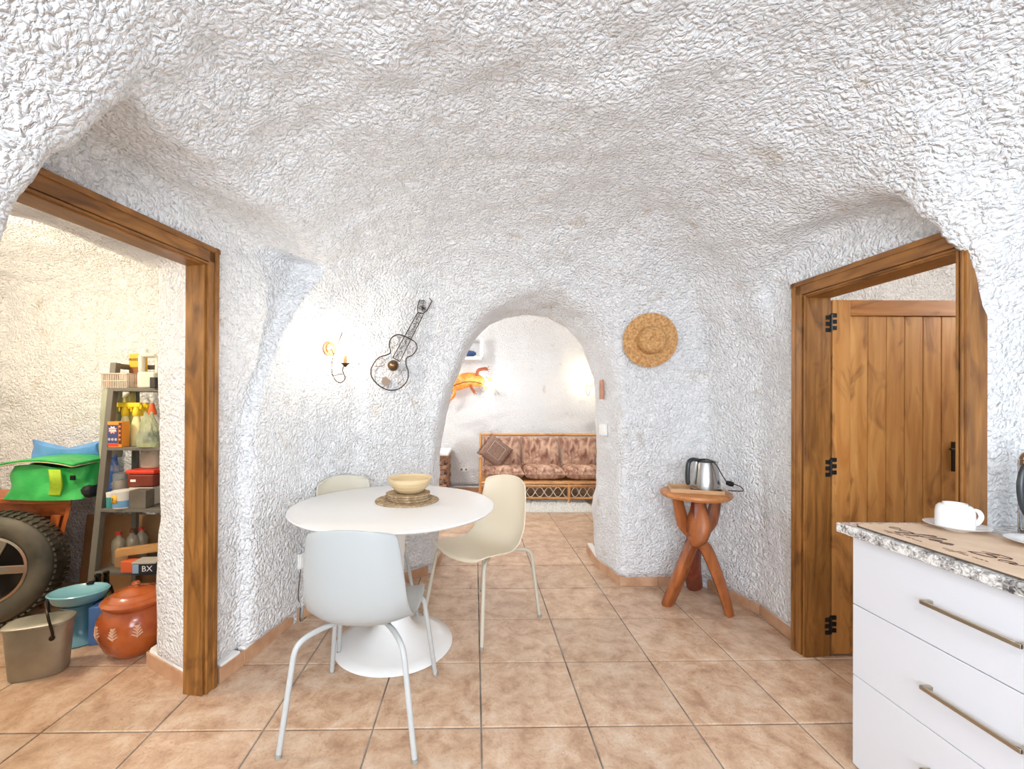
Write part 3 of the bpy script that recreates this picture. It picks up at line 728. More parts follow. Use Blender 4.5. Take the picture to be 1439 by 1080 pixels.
for k in range(64):
    t=(k+.5)/64; a=Vector(nl_[0]).lerp(Vector(nl_[1]),t); b=Vector(nr2[0]).lerp(Vector(nr2[1]),t)
    c=a.lerp(b,rg.uniform(.2,.8)); rr=rg.uniform(9,17); a0=rg.uniform(0,6)
    mb.tube([gz(c.x+rr*math.cos(a0+q*PI/4)*(1-q*.06),c.y+rr*math.sin(a0+q*PI/4)*(1-q*.06),.01) for q in range(8)],.0013,4)
obj('neck',mb,WIRE,gt)
mb=MB(); hd=[(548,115),(610,103),(655,155),(605,245),(570,272),(520,262),(517,215)]
mb.tube([gz(*q,.01) for q in hd],.004,6,True)
for k in range(16):
    c=Vector((rg.uniform(540,620),rg.uniform(130,245))); 
    if c.x-575> (190-c.y)*.3+35: c.x-=35
    rr=rg.uniform(10,20); mb.tube([gz(c.x+rr*math.cos(q*PI/4),c.y+rr*math.sin(q*PI/4),.01) for q in range(8)],.0014,4,True)
obj('headstock',mb,WIRE,gt)
mb=MB()
def spiral(cx_,cy_,r,a0,tail,s_=1):
    pts=[gz(cx_+r*(1-q/14)*math.cos(a0+s_*q*.55),cy_+r*(1-q/14)*math.sin(a0+s_*q*.55),.004) for q in range(13)]
    return [gz(*tail,.004)]+pts
for a in ((180,708,20,2.5,(215,765)),(196,780,18,3.5,(110,770)),(100,810,16,0,(150,790)),(325,860,18,1,(350,800)),(350,940,18,3,(380,890)),(125,890,22,4,(190,880)),(300,555,22,1,(350,520)),(285,600,14,3,(330,560)),(455,590,24,0,(470,640)),(440,640,16,2,(420,600)),(345,500,16,3,(380,492)),(395,800,22,5,(350,850)),(240,970,12,2,(265,900))):
    mb.tube(smoothpts(spiral(*a),2),.0015,5)
mb.tube([gz(260,830,.004),gz(225,900,.004)],.0016,5); mb.tube([gz(285,835,.004),gz(250,900,.004)],.0016,5)
mb.tube(smoothpts([gz(110,775,.004),gz(190,765,.004),gz(215,720,.004),gz(180,690,.004)],4),.0015,5)
mb.tube(smoothpts([gz(350,800,.004),gz(385,900,.004),gz(370,960,.004)],4),.0015,5)
tag(obj('scrollwork',mb,WIREP,gt),kind='stuff')
b_=gz(287,765,.02); obj('sound_hole_ball',MB().sphere(b_,.040,24),mat('bronze',(112,88,62),.3,.9),gt)
mb=MB(); sh=[(180,880),(215,868),(255,905),(235,945),(205,960),(180,930)]
A=[gz(*q,.0) for q in sh]; B=[q+gN*.012 for q in A]; n=len(A)
mb.add(A+B,[tuple(reversed(range(n))),tuple(range(n,2*n))]+[(i,(i+1)%n,n+(i+1)%n,n+i) for i in range(n)])
obj('bridge',mb,mat('grey_wood',(150,132,116),.7),gt,smooth=False)
# ------------------------------------------------------------------ wall lamp
lp,ln=hit(462,490); lnn=Vector((.82,-.57,0)).normalized()
lO=lp+lnn*.004
sc=thing('wall_lamp','lit candle wall lamp on a curved iron arm with round wooden plate','lamp',lO)
def lz(x,y,o): return onplane(440+x*.1111,440+y*.1111,lO+lnn*o,Vector((.25,-.97,0)).normalized())-lO
obj('wall_plate',MB().lathe([(0,-.01),(.044,-.01),(.047,.002),(.046,.010),(.038,.014),(.034,.024),(.022,.030),(0,.032)],32,(0,0,0),lnn),wood('plate_wood',(168,98,60),(200,136,92),'z',30),sc)
IRON=mat('aged_iron',(84,62,42),.45,.6)
ap=[(300,430),(262,520),(238,620),(236,720),(255,800),(300,862),(350,875),(398,840),(402,800),(382,755),(374,710),(390,660)]
O=.13
arm=smoothpts([lz(*q,O) for q in [(370,240),(335,330)]+ap],5)
mb=MB().tube(arm,.0032,8)
cc=lz(385,195,O); mb.tube([cc+(lz(385+30*math.cos(a*PI/6),195+42*math.sin(a*PI/6),O)-cc) for a in range(12)],.0014,5,True)
mb.tube([Vector((0,0,0))+lnn*.02, lz(262,520,O)],.004,8)
mb.tube(smoothpts([lz(225,765,O),lz(270,790,O),lz(330,770,O),lz(378,775,O)],4),.0024,6)
obj('arm',mb,IRON,sc)
cb=lz(405,655,O)
obj('drip_cup',MB().lathe([(0,-.014),(.006,-.012),(.016,.0),(.030,.012),(.029,.013),(.014,.004),(0,.003)],24,cb),IRON,sc)
obj('candle',MB().lathe([(0,0),(.0105,0),(.0105,.060),(.009,.063),(0,.063)],16,cb),mat('candle_tube',(206,150,90),.5),sc)
bt=cb+Vector((0,0,.064))
obj('bulb',MB().lathe([(.006,0),(.012,.012),(.014,.026),(.010,.046),(.003,.062),(0,.066)],16,bt),mat('lit_bulb',(255,240,210),.3,emit=(255,240,218),es=400),sc)
# ------------------------------------------------------------------ switch, small plaque, sockets
def plate(name,label,cat,px,py,w_,h_,nrm,parts,m=None):
    q,_=hit(px,py); nrm=Vector(nrm).normalized(); t=thing(name,label,cat,q+nrm*.020)
    zx=nrm; xx=Vector((0,0,1)).cross(zx).normalized(); yy=zx.cross(xx); R=Matrix((xx,yy,zx)).transposed()
    obj('plate',MB().box((0,0,-.004),(w_,h_,.016)).xf(R),m or mat('switch_white',(238,238,232),.35),t,smooth=False,bevel=.002)
    for nm,a,b,cw,ch,mm in parts: obj(nm,MB().box((a,b,.006),(cw,ch,.006)).xf(R),mm,t,smooth=False,bevel=.001)
    return t
SWW=mat('switch_key',(244,243,238),.35)
plate('light_switch','white double light switch on the right jamb of the arch','switch',850,603.5,.085,.09,(-.93,-.35,0),[('key',-.02,0,.037,.055,SWW),('key',.02,0,.037,.055,SWW)])
pq=plate('carved_plaque','narrow reddish-brown carved wooden plaque above the light switch','wall decoration',848,547,.045,.155,(-.93,-.35,0),[],wood('plaque_wood',(172,110,82),(206,150,120),'z',30))
DG=mat('socket_grey',(120,116,110),.5)
plate('wall_socket','double white wall socket on the living room wall beside the sofa','socket',652,659,.15,.075,(0,-1,0),[('socket_hole',-.036,0,.03,.03,DG),('socket_hole',.036,0,.03,.03,DG)])
pt=plate('plugged_timer','white plug adapter with a small red light on the wall behind the grey chair','plug',424,786,.07,.09,(.85,-.5,0),[('adapter',0,.0,.055,.07,SWW)])
q=pt.location
ca=obj('power_cable',MB().tube(smoothpts([q+Vector((-.01,-.02,-.05)),q+Vector((-.02,-.03,-.2)),fl(420,872)+Vector((.012,-.01,.09)),fl(420,872)+Vector((.014,-.012,.004)),fl(428,866)+Vector((.014,-.012,.004))],6),.003,6),mat('cable_brown',(86,64,46),.6)); tag(ca,'thin dark cable running from the plug down to the skirting','cable')
# ------------------------------------------------------------------ carved three-legged side table
st=thing('carved_side_table','carved three-legged wooden side table with knotted legs holding the kettle','table',(1.43,2.87,0))
so=Vector((1.43,2.87,0)); SZ=.775
mb=MB().lathe([(0,SZ-.042),(.18,SZ-.042),(.212,SZ-.034),(.222,SZ-.02),(.218,SZ-.006),(.208,SZ),(0,SZ)],48)
mb.v=[(x*(1+.03*math.sin(2*math.atan2(y,x)+1)),y*(1+.02*math.sin(3*math.atan2(y,x))),z) for x,y,z in mb.v]
obj('tabletop',mb,wood('stool_top_wood',(176,108,54),(208,142,84),'x',10),st,auto=40)
f1=fl(938,848)-so; f2=fl(1026,864)-so; f3=fl(977,824)-so
def carved(fl_,mids,top,rs,m,flat=.62,nm='leg'):
    P_=smoothpts([fl_]+mids+[top],5); n=len(P_); R2=[]
    for i in range(n):
        t=i/(n-1)*(len(rs)-1); k=min(int(t),len(rs)-2); R2.append(rs[k]*(1-(t-k))+rs[k+1]*(t-k))
    return obj(nm,MB().tube(P_,R2,9,flat=flat),m,st,auto=34)
ux_=Vector((1,.1,0))
carved(f1+Vector((0,0,.0)),[Vector((-.12,-.03,.22)),Vector((-.045,-.04,.42)),Vector((.02,-.02,.475)),Vector((.10,.0,.57))],Vector((.150,.01,.735)),[.060,.068,.062,.042,.070,.050],W_STOOL)
carved(f2,[Vector((.105,-.10,.22)),Vector((.04,-.07,.40)),Vector((-.02,-.05,.47)),Vector((-.085,-.01,.56))],Vector((-.125,.0,.735)),[.040,.052,.058,.044,.060,.046],W_STOOL)
carved(f3,[Vector((.03,.10,.22)),Vector((.0,.03,.42)),Vector((-.015,-.03,.49)),Vector((-.005,-.06,.60))],Vector((-.0,-.04,.735)),[.066,.070,.068,.055,.070,.05],W_RED,.7)
# the pale carved face of the middle leg
obj('leg_front',MB().tube(smoothpts([Vector((-.085,-.085,.462)),Vector((-.05,-.097,.49)),Vector((-.028,-.09,.57)),Vector((-.022,-.075,.66)),Vector((-.018,-.05,.735))],5),[.03,.038,.046,.054,.062,.070,.076,.080,.083,.084,.083,.080,.076,.070,.063,.056,.050,.045,.042,.040,.040],9,flat=.5),W_STOOL,st,auto=70)
# tray + kettle
trc=Vector((1.42,2.86,SZ)); rz=math.radians(-18)
tr=thing('wooden_tray','shallow light wooden tray on the carved side table','tray',trc,rz)
TRW=wood('tray_wood',(186,140,92),(216,172,122),'x',14)
obj('base',MB().box((0,0,.006),(.31,.20,.010)),TRW,tr,smooth=False,bevel=.002)
for (c_,d_) in (((0,-.097,.014),(.32,.012,.026)),((0,.097,.014),(.32,.012,.026)),((-.156,0,.014),(.012,.19,.026)),((.156,0,.014),(.012,.19,.026))): obj('rim',MB().box(c_,d_),TRW,tr,smooth=False,bevel=.002)
SST=mat('kettle_steel',(188,188,186),.24,1,bump=.05,bscale=60,stretch=(1,1,.1))
kc=at(991,679,2.84); kt=thing('electric_kettle','brushed steel electric kettle with black handle on the tray','kettle',(kc.x,kc.y,SZ+.012),math.radians(12)); kt.scale=(1.12,1.12,1.08)
obj('body',MB().lathe([(0,.012),(.082,.012),(.083,.02),(.080,.06),(.072,.12),(.064,.165),(.060,.176),(0,.176)],48),SST,kt,auto=50)
obj('base_ring',MB().lathe([(0,0),(.078,0),(.080,.004),(.079,.013),(0,.013)],40),BLACK,kt)
obj('lid',MB().lathe([(0,.190),(.03,.189),(.052,.184),(.058,.176),(0,.176)],40).box((-.03,0,.187),(.04,.03,.012)),mat('black_plastic',(48,52,54),.3),kt)
obj('spout',MB().add([(.055,-.022,.176),(.055,.022,.176),(.092,0,.178),(.066,-.018,.12),(.066,.018,.12),(.070,0,.10)],[(0,2,3),(2,5,3),(1,4,2),(2,4,5),(0,1,2),(0,3,4,1),(3,5,4)]),SST,kt,smooth=False)
obj('handle',MB().tube(smoothpts([(-.045,0,.186),(-.085,0,.192),(-.112,0,.175),(-.120,0,.12),(-.118,0,.055),(-.112,0,.045)],5),[.013]*26,10,flat=.75),mat('black_plastic',(48,52,54),.3),kt,auto=70)
kb=Vector((kc.x,kc.y,SZ+.012))
cordp=[kb+Vector(v) for v in ((-.055,-.03,.185),(-.02,-.06,.195),(.03,-.088,.15),(.07,-.080,.085),(.10,-.055,.045),(.115,-.02,.05),(.118,-.05,.028),(.16,-.04,.035),(.20,-.035,.018),(.19,-.06,.004),(.14,-.09,.004))]
cp=[(-.05,-.02,.194),(-.01,-.045,.197),(.02,-.078,.172),(.05,-.088,.11),(.085,-.088,.055),(.108,-.06,.05),(.12,-.02,.042),(.165,-.01,.038),(.195,-.03,.024),(.18,-.075,.010),(.12,-.10,.014),(.08,-.10,.018)]
kk_=obj('kettle_cord',MB().tube(smoothpts([kb+Vector((v[0]*1.12,v[1]*1.12,v[2]*1.06+.002)) for v in cp],6),.0032,8),BLACK); tag(kk_,'black kettle cord draped over the steel kettle and tray','cord')
obj('plug',MB().lathe([(0,-.02),(.014,-.02),(.018,0),(.014,.02),(0,.022)],16,kb+Vector((.122,-.075,.058)),(1,-.2,-.3)),BLACK,kk_)
# ------------------------------------------------------------------ living room
RAT=wood('rattan',(200,134,74),(232,178,118),'x',20,.4,.15); RATZ=wood('rattan_upright',(200,134,74),(232,178,118),'z',20,.4,.15)
def cane(mb,a,b,r=.018,nodes=4):
    a,b=Vector(a),Vector(b); mb.tube([a,b],r,10)
    for k in range(1,nodes+1):
        c=a.lerp(b,k/(nodes+1)); d=(b-a).normalized()*.006; mb.tube([c-d,c+d],r*1.12,10)
    return mb
SX0,SX1,SY0,SY1=-.045,1.735,5.86,6.56
sf=thing('rattan_sofa','three-seat rattan sofa with brown patterned cushions in the living room','sofa',(SX0,SY0,0))
W_=SX1-SX0; Dp_=SY1-SY0
mb=MB()
cane(mb,(0,Dp_,.905),(W_,Dp_,.905),.022,7); cane(mb,(0,Dp_,.34),(W_,Dp_,.34),.018,5)
obj('back_rail',mb,RAT,sf)
mb=MB(); cane(mb,(0,0,.285),(W_,0,.285),.020,5); cane(mb,(0,-.004,.245),(W_,-.004,.245),.016,5); cane(mb,(.6,0,.075),(W_,0,.075),.018,3); cane(mb,(0,0,.075),(.6,0,.075),.018,1)
obj('front_rail',mb,RAT,sf)
for x_,y_,h_ in ((0,0,.62),(W_,0,.62),(0,Dp_,.92),(W_,Dp_,.92),(.60,0,.29),(1.22,0,.29)):
    obj('post',cane(MB(),(x_,y_,0),(x_,y_,h_),.022,3),RATZ,sf)
for x_ in (0,W_): obj('armrest',cane(MB(),(x_,-.02,.62),(x_,Dp_,.62),.022,2),RATZ,sf)
LOOP=mat('pale_cane',(232,214,186),.5)
mb=MB()
for seg in ((.04,.57),(.63,1.19),(1.25,W_-.04)):
    for k in range(3):
        L_=(seg[1]-seg[0])
        for ph in (0,PI):
            pass
    L_=seg[1]-seg[0]
    for ph in (0,PI):
        mb.tube([(seg[0]+L_*q/36,-.002,.160+.066*math.sin(ph+q/36*PI*4.5)) for q in range(37)],.0048,6)
obj('cane_loops',mb,LOOP,sf)
mb=MB()
for k in range(60):
    xq=.02+k*(W_-.04)/59; mb.tube([(xq,Dp_,.35),(xq,Dp_,.90)],.004,5)
obj('back_weave',mb,LOOP,sf)
obj('seat_deck',MB().box((W_/2,Dp_/2,.30),(W_-.04,Dp_-.04,.02)),RAT,sf,smooth=False)
FUR=mat('patterned_cushion',(132,86,70),.85,0,(222,184,156),11,(1.2,1.2,.7),bump=.5,bscale=30,dist=.7,lo=.36,hi=.66)
def cushion(mb,w_,h_,t_,tuft=0,n=22):
    # w_ x h_ in the xz plane, thickness along y
    def f(side):
        def g_(a,b):
            u,v=a*2-1,b*2-1; e=(max(0,1-abs(u)**4)*max(0,1-abs(v)**4))**.45
            if tuft: e*=.80+.20*abs(math.sin((u+1)*PI*1.5))**.6 * (1-.35*math.exp(-(v*v)*14)*abs(math.cos((u+1)*PI*1.5)))
            cr=1-.04*(1-abs(u)**2)*abs(v)**6; cs=1-.04*(1-abs(v)**2)*abs(u)**6
            return Vector((u*w_/2*cs,side*t_/2*e,v*h_/2*cr))
        return g_
    mb.grid(f(-1),n,n); mb.grid(lambda a,b:f(1)(1-a,b),n,n); return mb
cw=(W_-.05)/3
for k in range(3):
    o=obj('back_cushion',cushion(MB(),cw,.46,.17,1),FUR,sf,auto=90); o.location=(.03+cw*(k+.5),Dp_-.16,.66); o.rotation_euler=(math.radians(-9),0,random.uniform(-.03,.03))
    o=obj('seat_cushion',cushion(MB(),cw+.01,.60,.19,0),FUR,sf,auto=90); o.location=(.03+cw*(k+.5),Dp_/2-.05,.40); o.rotation_euler=(math.radians(90),0,random.uniform(-.02,.02))
pc=at(696,634,6.12)
pw_=thing('throw_pillow','brown fringed throw pillow standing on one corner at the sofa end','pillow',pc)
pw_.rotation_euler=(math.radians(-20),math.radians(38),0)
obj('pillow_body',cushion(MB(),.37,.37,.14),mat('brown_pillow',(128,98,84),.85,0,(150,120,104),30),pw_,auto=90)
mb=MB(); 
for s_ in (.10,.0):
    if s_: mb.tube([(-s_,-.072,-s_),(s_,-.072,-s_),(s_,-.072,s_),(-s_,-.072,s_)],.003,5,True)
obj('square_stitching',mb,mat('white_thread',(230,220,205),.7),pw_)
mb=MB()
for k in range(44):
    for sd in (-1,1):
        a=-.185+k*.37/43; l=random.uniform(.02,.04); mb.add([(sd*.182,0,a-.004),(sd*.182,0,a+.004),(sd*(.182+l),-.004,a)],[(0,1,2)])
tag(obj('fringe',mb,mat('dark_fringe',(98,70,58),.9),pw_,smooth=False),kind='stuff')
# rug
r0,r1=fl(735,720),fl(838,720); ry1=fl(800,702).y; ry0=r0.y
rg_=thing('shaggy_rug','small white shaggy rug on the tiles in front of the sofa','rug',((.28+r1.x)/2,(ry0+ry1)/2,0))
rw,rd=r1.x-.28,ry1-ry0
obj('backing',MB().box((0,0,.006),(rw,rd,.008)),mat('rug_cream',(232,228,218),.95),rg_,smooth=False)
mb=MB(); vs=[];fs=[]
for k in range(9000):
    x_,y_=random.uniform(-rw/2,rw/2),random.uniform(-rd/2,rd/2); a=random.uniform(0,6.28); l=random.uniform(.02,.045); b=.004
    n=len(vs); vs+= [(x_-b*math.sin(a),y_+b*math.cos(a),.008),(x_+b*math.sin(a),y_-b*math.cos(a),.008),(x_+l*math.cos(a)*.6,y_+l*math.sin(a)*.6,.008+l*.6)]; fs.append((n,n+1,n+2))
mb.add(vs,fs); tag(obj('pile',mb,mat('rug_pile',(250,247,240),.95),rg_,smooth=False),kind='stuff')
# rattan armchair, mostly behind the passage wall
ac=thing('rattan_armchair','reddish rattan armchair whose carved front post shows past the arch','armchair',(1.265,4.62,0))
mb=MB().tube([(0,0,0),(0,0,.70)],.020,10); mb.sphere((0,0,.705),.026)
obj('post',mb,wood('red_rattan',(150,76,42),(196,112,70),'z',20),ac)
mb=MB()
for ph in (0,PI): mb.tube([(.030*math.cos(q*.5+ph),.030*math.sin(q*.5+ph),.14+q*.008) for q in range(52)],.007,6)
obj('twisted_binding',mb,wood('red_rattan',(150,76,42),(196,112,70),'z',20),ac)
RR=wood('red_rattan',(150,76,42),(196,112,70),'z',20)
for q in ((.5,0),(0.04,-.5),(.5,-.5)): obj('post',MB().tube([(q[0],q[1],0),(q[0],q[1],.62)],.018,10),RR,ac)
obj('armrest',MB().tube([(.03,0,.62),(.04,-.5,.62)],.018,10),RR,ac); obj('armrest',MB().tube([(.5,0,.62),(.5,-.5,.62)],.018,10),RR,ac)
obj('seat',MB().box((.27,-.25,.36),(.46,.50,.08)),FUR,ac,smooth=False,bevel=.02)
# brick hearth
bk=thing('brick_hearth','low hearth corner of stacked reddish bricks with a white ledge','fireplace',(-.53,6.05,0))
BR=mat('hearth_brick',(150,108,84),.8,0,(184,144,116),16,bump=.5,coord='World')
b0=None; n_c=9; ch=.068
for k in range(n_c):
    zc=.02+k*ch+ch/2; off=.06 if k%2 else 0
    for (base,horiz,cnt) in ((0,True,4),(0,False,3)):
        for i in range(cnt):
            dx_=.012 if k%2 else 0
            if horiz: c_=(-(i*.24+.12)+ (0 if not k%2 else .0)-off+.0,.055-dx_,zc); d_=(.232,.11,ch-.012)
            else: c_=(-.055+dx_,.11+i*.2+.1,zc); d_=(.11,.192,ch-.012)
            obj('brick',MB().box(c_,d_,random.uniform(-.03,.03)),BR,bk,smooth=False,bevel=.004)
obj('mortar_core',MB().box((-.50,.36,.33),(.90,.62,.64)),mat('mortar',(206,198,186),.9),bk,smooth=False)
obj('ledge',MB().box((-.47,.33,.655),(1.0,.72,.05)),BCAP,bk,smooth=False,bevel=.01)
# wall niche with blue vessel
nc=at(652,502,6.62)
nf=thing('wall_shelf','white ledge under the recessed wall niche in the living room','shelf',(-.5,6.6,nc.z))
obj('board',MB().box((0,0,-.02),(.92,.16,.05)),BCAP,nf,smooth=False,bevel=.006)
obj('upright',MB().box((.46,.0,.14),(.05,.10,.30)),BCAP,nf,smooth=False,bevel=.006)
bvp=at(660,498,6.62)
bv=thing('blue_vessel','dark blue glazed vessel lying in the white wall niche','vase',(bvp.x,bvp.y,nc.z+.012))
obj('vessel_body',MB().lathe([(0,-.10),(.035,-.10),(.048,-.07),(.052,0),(.045,.06),(.025,.085),(.022,.10),(0,.10)],24,(0,0,.047),(1,0,.0)),mat('blue_glaze',(34,66,118),.2,coat=.5),bv)
obj('vessel_neck',MB().lathe([(.022,-.10),(.030,-.125),(.024,-.125),(.016,-.10)],20,(0,0,.047),(1,0,0)),mat('white_glaze',(220,225,232),.3),bv)
# gecko lamp
GK=mat('gecko_resin',(214,118,40),.35,0,(240,176,92),9,emit=(226,120,40),es=.30,lo=.4,hi=.6); GKD=mat('gecko_dark',(158,78,40),.4,emit=(190,84,40),es=.10)
YW=6.60
gk=thing('gecko_wall_lamp','orange gecko wall lamp with dark spine line, glowing on the living room wall','lamp',at(655,538,YW))
g0=at(655,538,YW)
def kz(x,y,o=0): return at(610+x*.10185,470+y*.10185,YW-o)-g0
spn=smoothpts([kz(150,745,.05),kz(240,700,.06),kz(340,660,.07),kz(440,625,.07),kz(540,620,.06),kz(620,640,.05),kz(690,665,.04)],5)
n=len(spn); rs=[.05+.065*math.sin(PI*min(1,max(0,(k/(n-1))*.9+.08)))**.8 for k in range(n)]; rs[-1]=.03; rs[-2]=.045
mb=MB().tube(spn,rs,18,flat=1); mb.v=[(x,y*.42,z) for x,y,z in mb.v]; obj('gecko_body',mb,GK,gk,auto=90)
mb=MB().tube([kz(235,718,.105)]+[kz(235+k*42,718-(math.sin(k/10*PI*.8)*72)+ (4 if k%2 else 0),.125) for k in range(1,11)],.006,6); obj('spine_wire',mb,BLACK,gk)
for pts in ([(590,570),(600,510),(620,485),(670,475),(715,470),(725,495)],[(500,690),(520,740),(545,775),(560,800)],[(265,740),(285,790),(265,850),(215,900),(205,905)]):
    r_=.028 if pts[0][0]!=500 else .024
    o=obj('gecko_leg',MB().tube(smoothpts([kz(*q,.05) for q in pts],4),r_,10,flat=.8),GKD if pts[0][0]!=265 else GK,gk,auto=90)
mb=MB()
for (x_,y_,dirs) in ((725,480,((35,-45),(45,0),(30,30))),(565,805,((-15,30),(20,30),(35,5))),(205,910,((-30,30),(0,40),(20,30)))):
    for dx_,dy_ in dirs: mb.tube([kz(x_,y_,.05),kz(x_+dx_,y_+dy_,.03)],.004,5)
obj('toes',mb,GKD,gk)
bf=thing('metal_leaf_ornament','small yellow-green leaf wall ornament right of the gecko lamp','wall decoration',g0)
mb=MB().tube([kz(715,580,.02),kz(790,670,.03),kz(900,825,.02)],.005,6); mb.tube([kz(640,705,.02),kz(680,745,.03)],.005,6)
obj('stem',mb,mat('grey_wire',(120,126,130),.5),bf)
for (x_,y_) in ((775,620),(720,735),(830,765)):
    mb=MB(); A=[kz(x_+d[0],y_+d[1],.02+.02*((i)%2)) for i,d in enumerate(((-30,-25),(20,-30),(30,10),(0,35),(-30,10)))]; B=[q+Vector((0,-.006,0)) for q in A]
    mb.add(A+B,[(0,1,2,3,4),(9,8,7,6,5)]+[(i,(i+1)%5,5+(i+1)%5,5+i) for i in range(5)]); obj('leaf',mb,mat('leaf_yellow',(196,180,96),.5),bf,smooth=False)
light('gecko_lamp_light','POINT',at(690,542,6.46),2.6,(.92,.96,1),.03)
# right living lamp
q,qn=hit(828,538)
l2=thing('shell_wall_lamp','small lit wall lamp with a cream globe at the arch edge in the living room','lamp',q+Vector((-.0,-.03,0)))
obj('back_plate',MB().lathe([(0,0),(.05,0),(.048,.012),(.02,.02),(0,.02)],24,(0,.02,0),(0,-1,0)),mat('cream_plate',(240,220,180),.4),l2)
obj('arm',MB().tube(smoothpts([(0,0,0),(0,-.06,-.06),(.03,-.09,-.02),(.03,-.09,.02)],5),.006,8).tube(smoothpts([(-.05,-.02,-.02),(-.06,-.02,-.14),(-.02,-.02,-.20),(0,-.02,-.1)],4),.004,6),mat('brass',(190,150,80),.3,.9),l2)
obj('globe',MB().sphere((-.01,-.09,.075),.06,20),mat('globe_cream',(250,236,200),.4,emit=(255,232,190),es=45),l2)
# ------------------------------------------------------------------ storage room
SG=mat('shelf_grey',(112,108,98),.5,.1)
sh_=thing('shelving_unit','dark grey metal ladder shelf full of cleaning supplies','shelf',(0,0,0))
fy=lambda z:2.675+.165*(z/1.5)
XL,XR=-2.475,-1.86
def upr(x): 
    mb=MB(); mb.add([(x-.02,fy(0)-.02,0),(x+.02,fy(0)-.02,0),(x+.02,fy(0)+.02,0),(x-.02,fy(0)+.02,0),(x-.02,fy(1.62)-.02,1.62),(x+.02,fy(1.62)-.02,1.62),(x+.02,fy(1.62)+.02,1.62),(x-.02,fy(1.62)+.02,1.62)],[(3,2,1,0),(4,5,6,7),(0,1,5,4),(1,2,6,5),(2,3,7,6),(3,0,4,7)]); return mb
for x_ in (XL,XR): obj('upright',upr(x_),SG,sh_,smooth=False,bevel=.003); obj('rear_post',MB().box((x_+.0,3.02,.80),(.035,.03,1.6)),SG,sh_,smooth=False,bevel=.003)
for x_ in (XL,XR): obj('top_bar',MB().box((x_,(fy(1.6)+3.03)/2,1.60),(.03,3.03-fy(1.6),.035)),SG,sh_,smooth=False,bevel=.003)
obj('top_bar',MB().box(((XL+XR)/2,3.02,1.605),(XR-XL,.03,.03)),SG,sh_,smooth=False,bevel=.003)
LV=[1.45,1.063,.672,.285]
for z_ in LV:
    f_=fy(z_)-.02
    obj('shelf_board',MB().box(((XL+XR)/2,(f_+3.03)/2,z_-.011),(XR-XL,3.03-f_,.022)),SG,sh_,smooth=False,bevel=.003)
sm=lambda nm,c,r=.5,**k: mat(nm,c,r,**k)
def S(px,Y): return (px-CX)/F*Y          # lateral position of an upright seen at px and standing at depth Y
def bx(name,label,cat,c,d,m,rz=0,bev=.003,**k):
    o=obj(name,MB().box((0,0,d[2]/2),d),m,smooth=False,bevel=bev); o.location=c; o.rotation_euler=(0,0,rz); tag(o,label,cat); return o
# top shelf
Y=2.875; z=LV[0]+.0005
bs=thing('plastic_basket','small pale plastic basket with slotted sides on the top shelf','basket',(S(171,Y),Y,z))
BK=sm('basket_plastic',(214,196,178),.5)
mb=MB(); w_,d_,h_=.175,.13,.095
obj('basket_floor',MB().box((0,0,.004),(w_*.86,d_*.86,.006)),BK,bs,smooth=False)
for zz,kx in ((.008,.86),(.048,.93),(h_,1.0)):
    hw_,hd_=w_/2*kx,d_/2*kx; mb.tube([(-hw_,-hd_,zz),(hw_,-hd_,zz),(hw_,hd_,zz),(-hw_,hd_,zz)],.0045 if zz>.09 else .003,6,True)
for k in range(15):
    t=-1+2*k/14
    for sgn in (-1,1): mb.box((t*w_/2*.95,sgn*d_/2*.93,h_/2),(.005,.004,h_)); 
for k in range(9):
    t=-1+2*k/8
    for sgn in (-1,1): mb.box((sgn*w_/2*.93,t*d_/2*.93,h_/2),(.004,.005,h_))
obj('slotted_side',mb,BK,bs,smooth=False)
bx('sponge','pink sponge inside the small plastic basket','sponge',(S(160,Y),Y,z+.010),(.05,.08,.055),sm('sponge_pink',(236,160,130),.9))
bx('scrubbing_pad','green scrubbing pad inside the small plastic basket','sponge',(S(170,Y),Y-.01,z+.010),(.055,.07,.045),sm('pad_green',(120,170,140),.9),.3)
YB=2.96
yb=thing('yellow_carton','tall yellow and brown carton behind the basket on the top shelf','box',(S(194,YB),YB,z),-.25)
obj('carton',MB().box((0,0,.12),(.105,.05,.24)),sm('carton_yellow',(230,180,60),.6),yb,smooth=False,bevel=.002)
obj('brown_band',MB().box((.004,-.026,.09),(.097,.002,.12)),sm('carton_brown',(150,96,50),.6),yb,smooth=False)
text('lettering','PRENSSO',.024,sm('dark_print',(60,44,30),.6),yb,Matrix.Translation((0,-.0265,.20))@Matrix.Rotation(PI/2,4,'X'))
jg=thing('cleaner_jug','translucent white plastic jug with a built-in handle on the top shelf','jug',(S(208,2.86),2.86,z),.35)
JW=sm('jug_plastic',(232,224,206),.4)
obj('jug_body',MB().box((0,0,.055),(.10,.075,.11)).box((-.036,0,.165),(.030,.05,.12)).box((0,0,.222),(.09,.05,.03)),JW,jg,bevel=.012)
obj('grip',MB().tube(smoothpts([(.046,0,.10),(.050,0,.14),(.048,0,.19),(.036,0,.225)],4),.012,10),JW,jg)
obj('cap',MB().lathe([(0,.235),(.018,.235),(.018,.262),(0,.262)],16,(-.02,0,0)),sm('cap_white',(240,238,230),.4),jg)
bx('black_tin','small black and white tin at the right end of the top shelf','tin',(S(217,2.80),2.80,z),(.035,.04,.07),sm('tin_black',(50,46,42),.4))
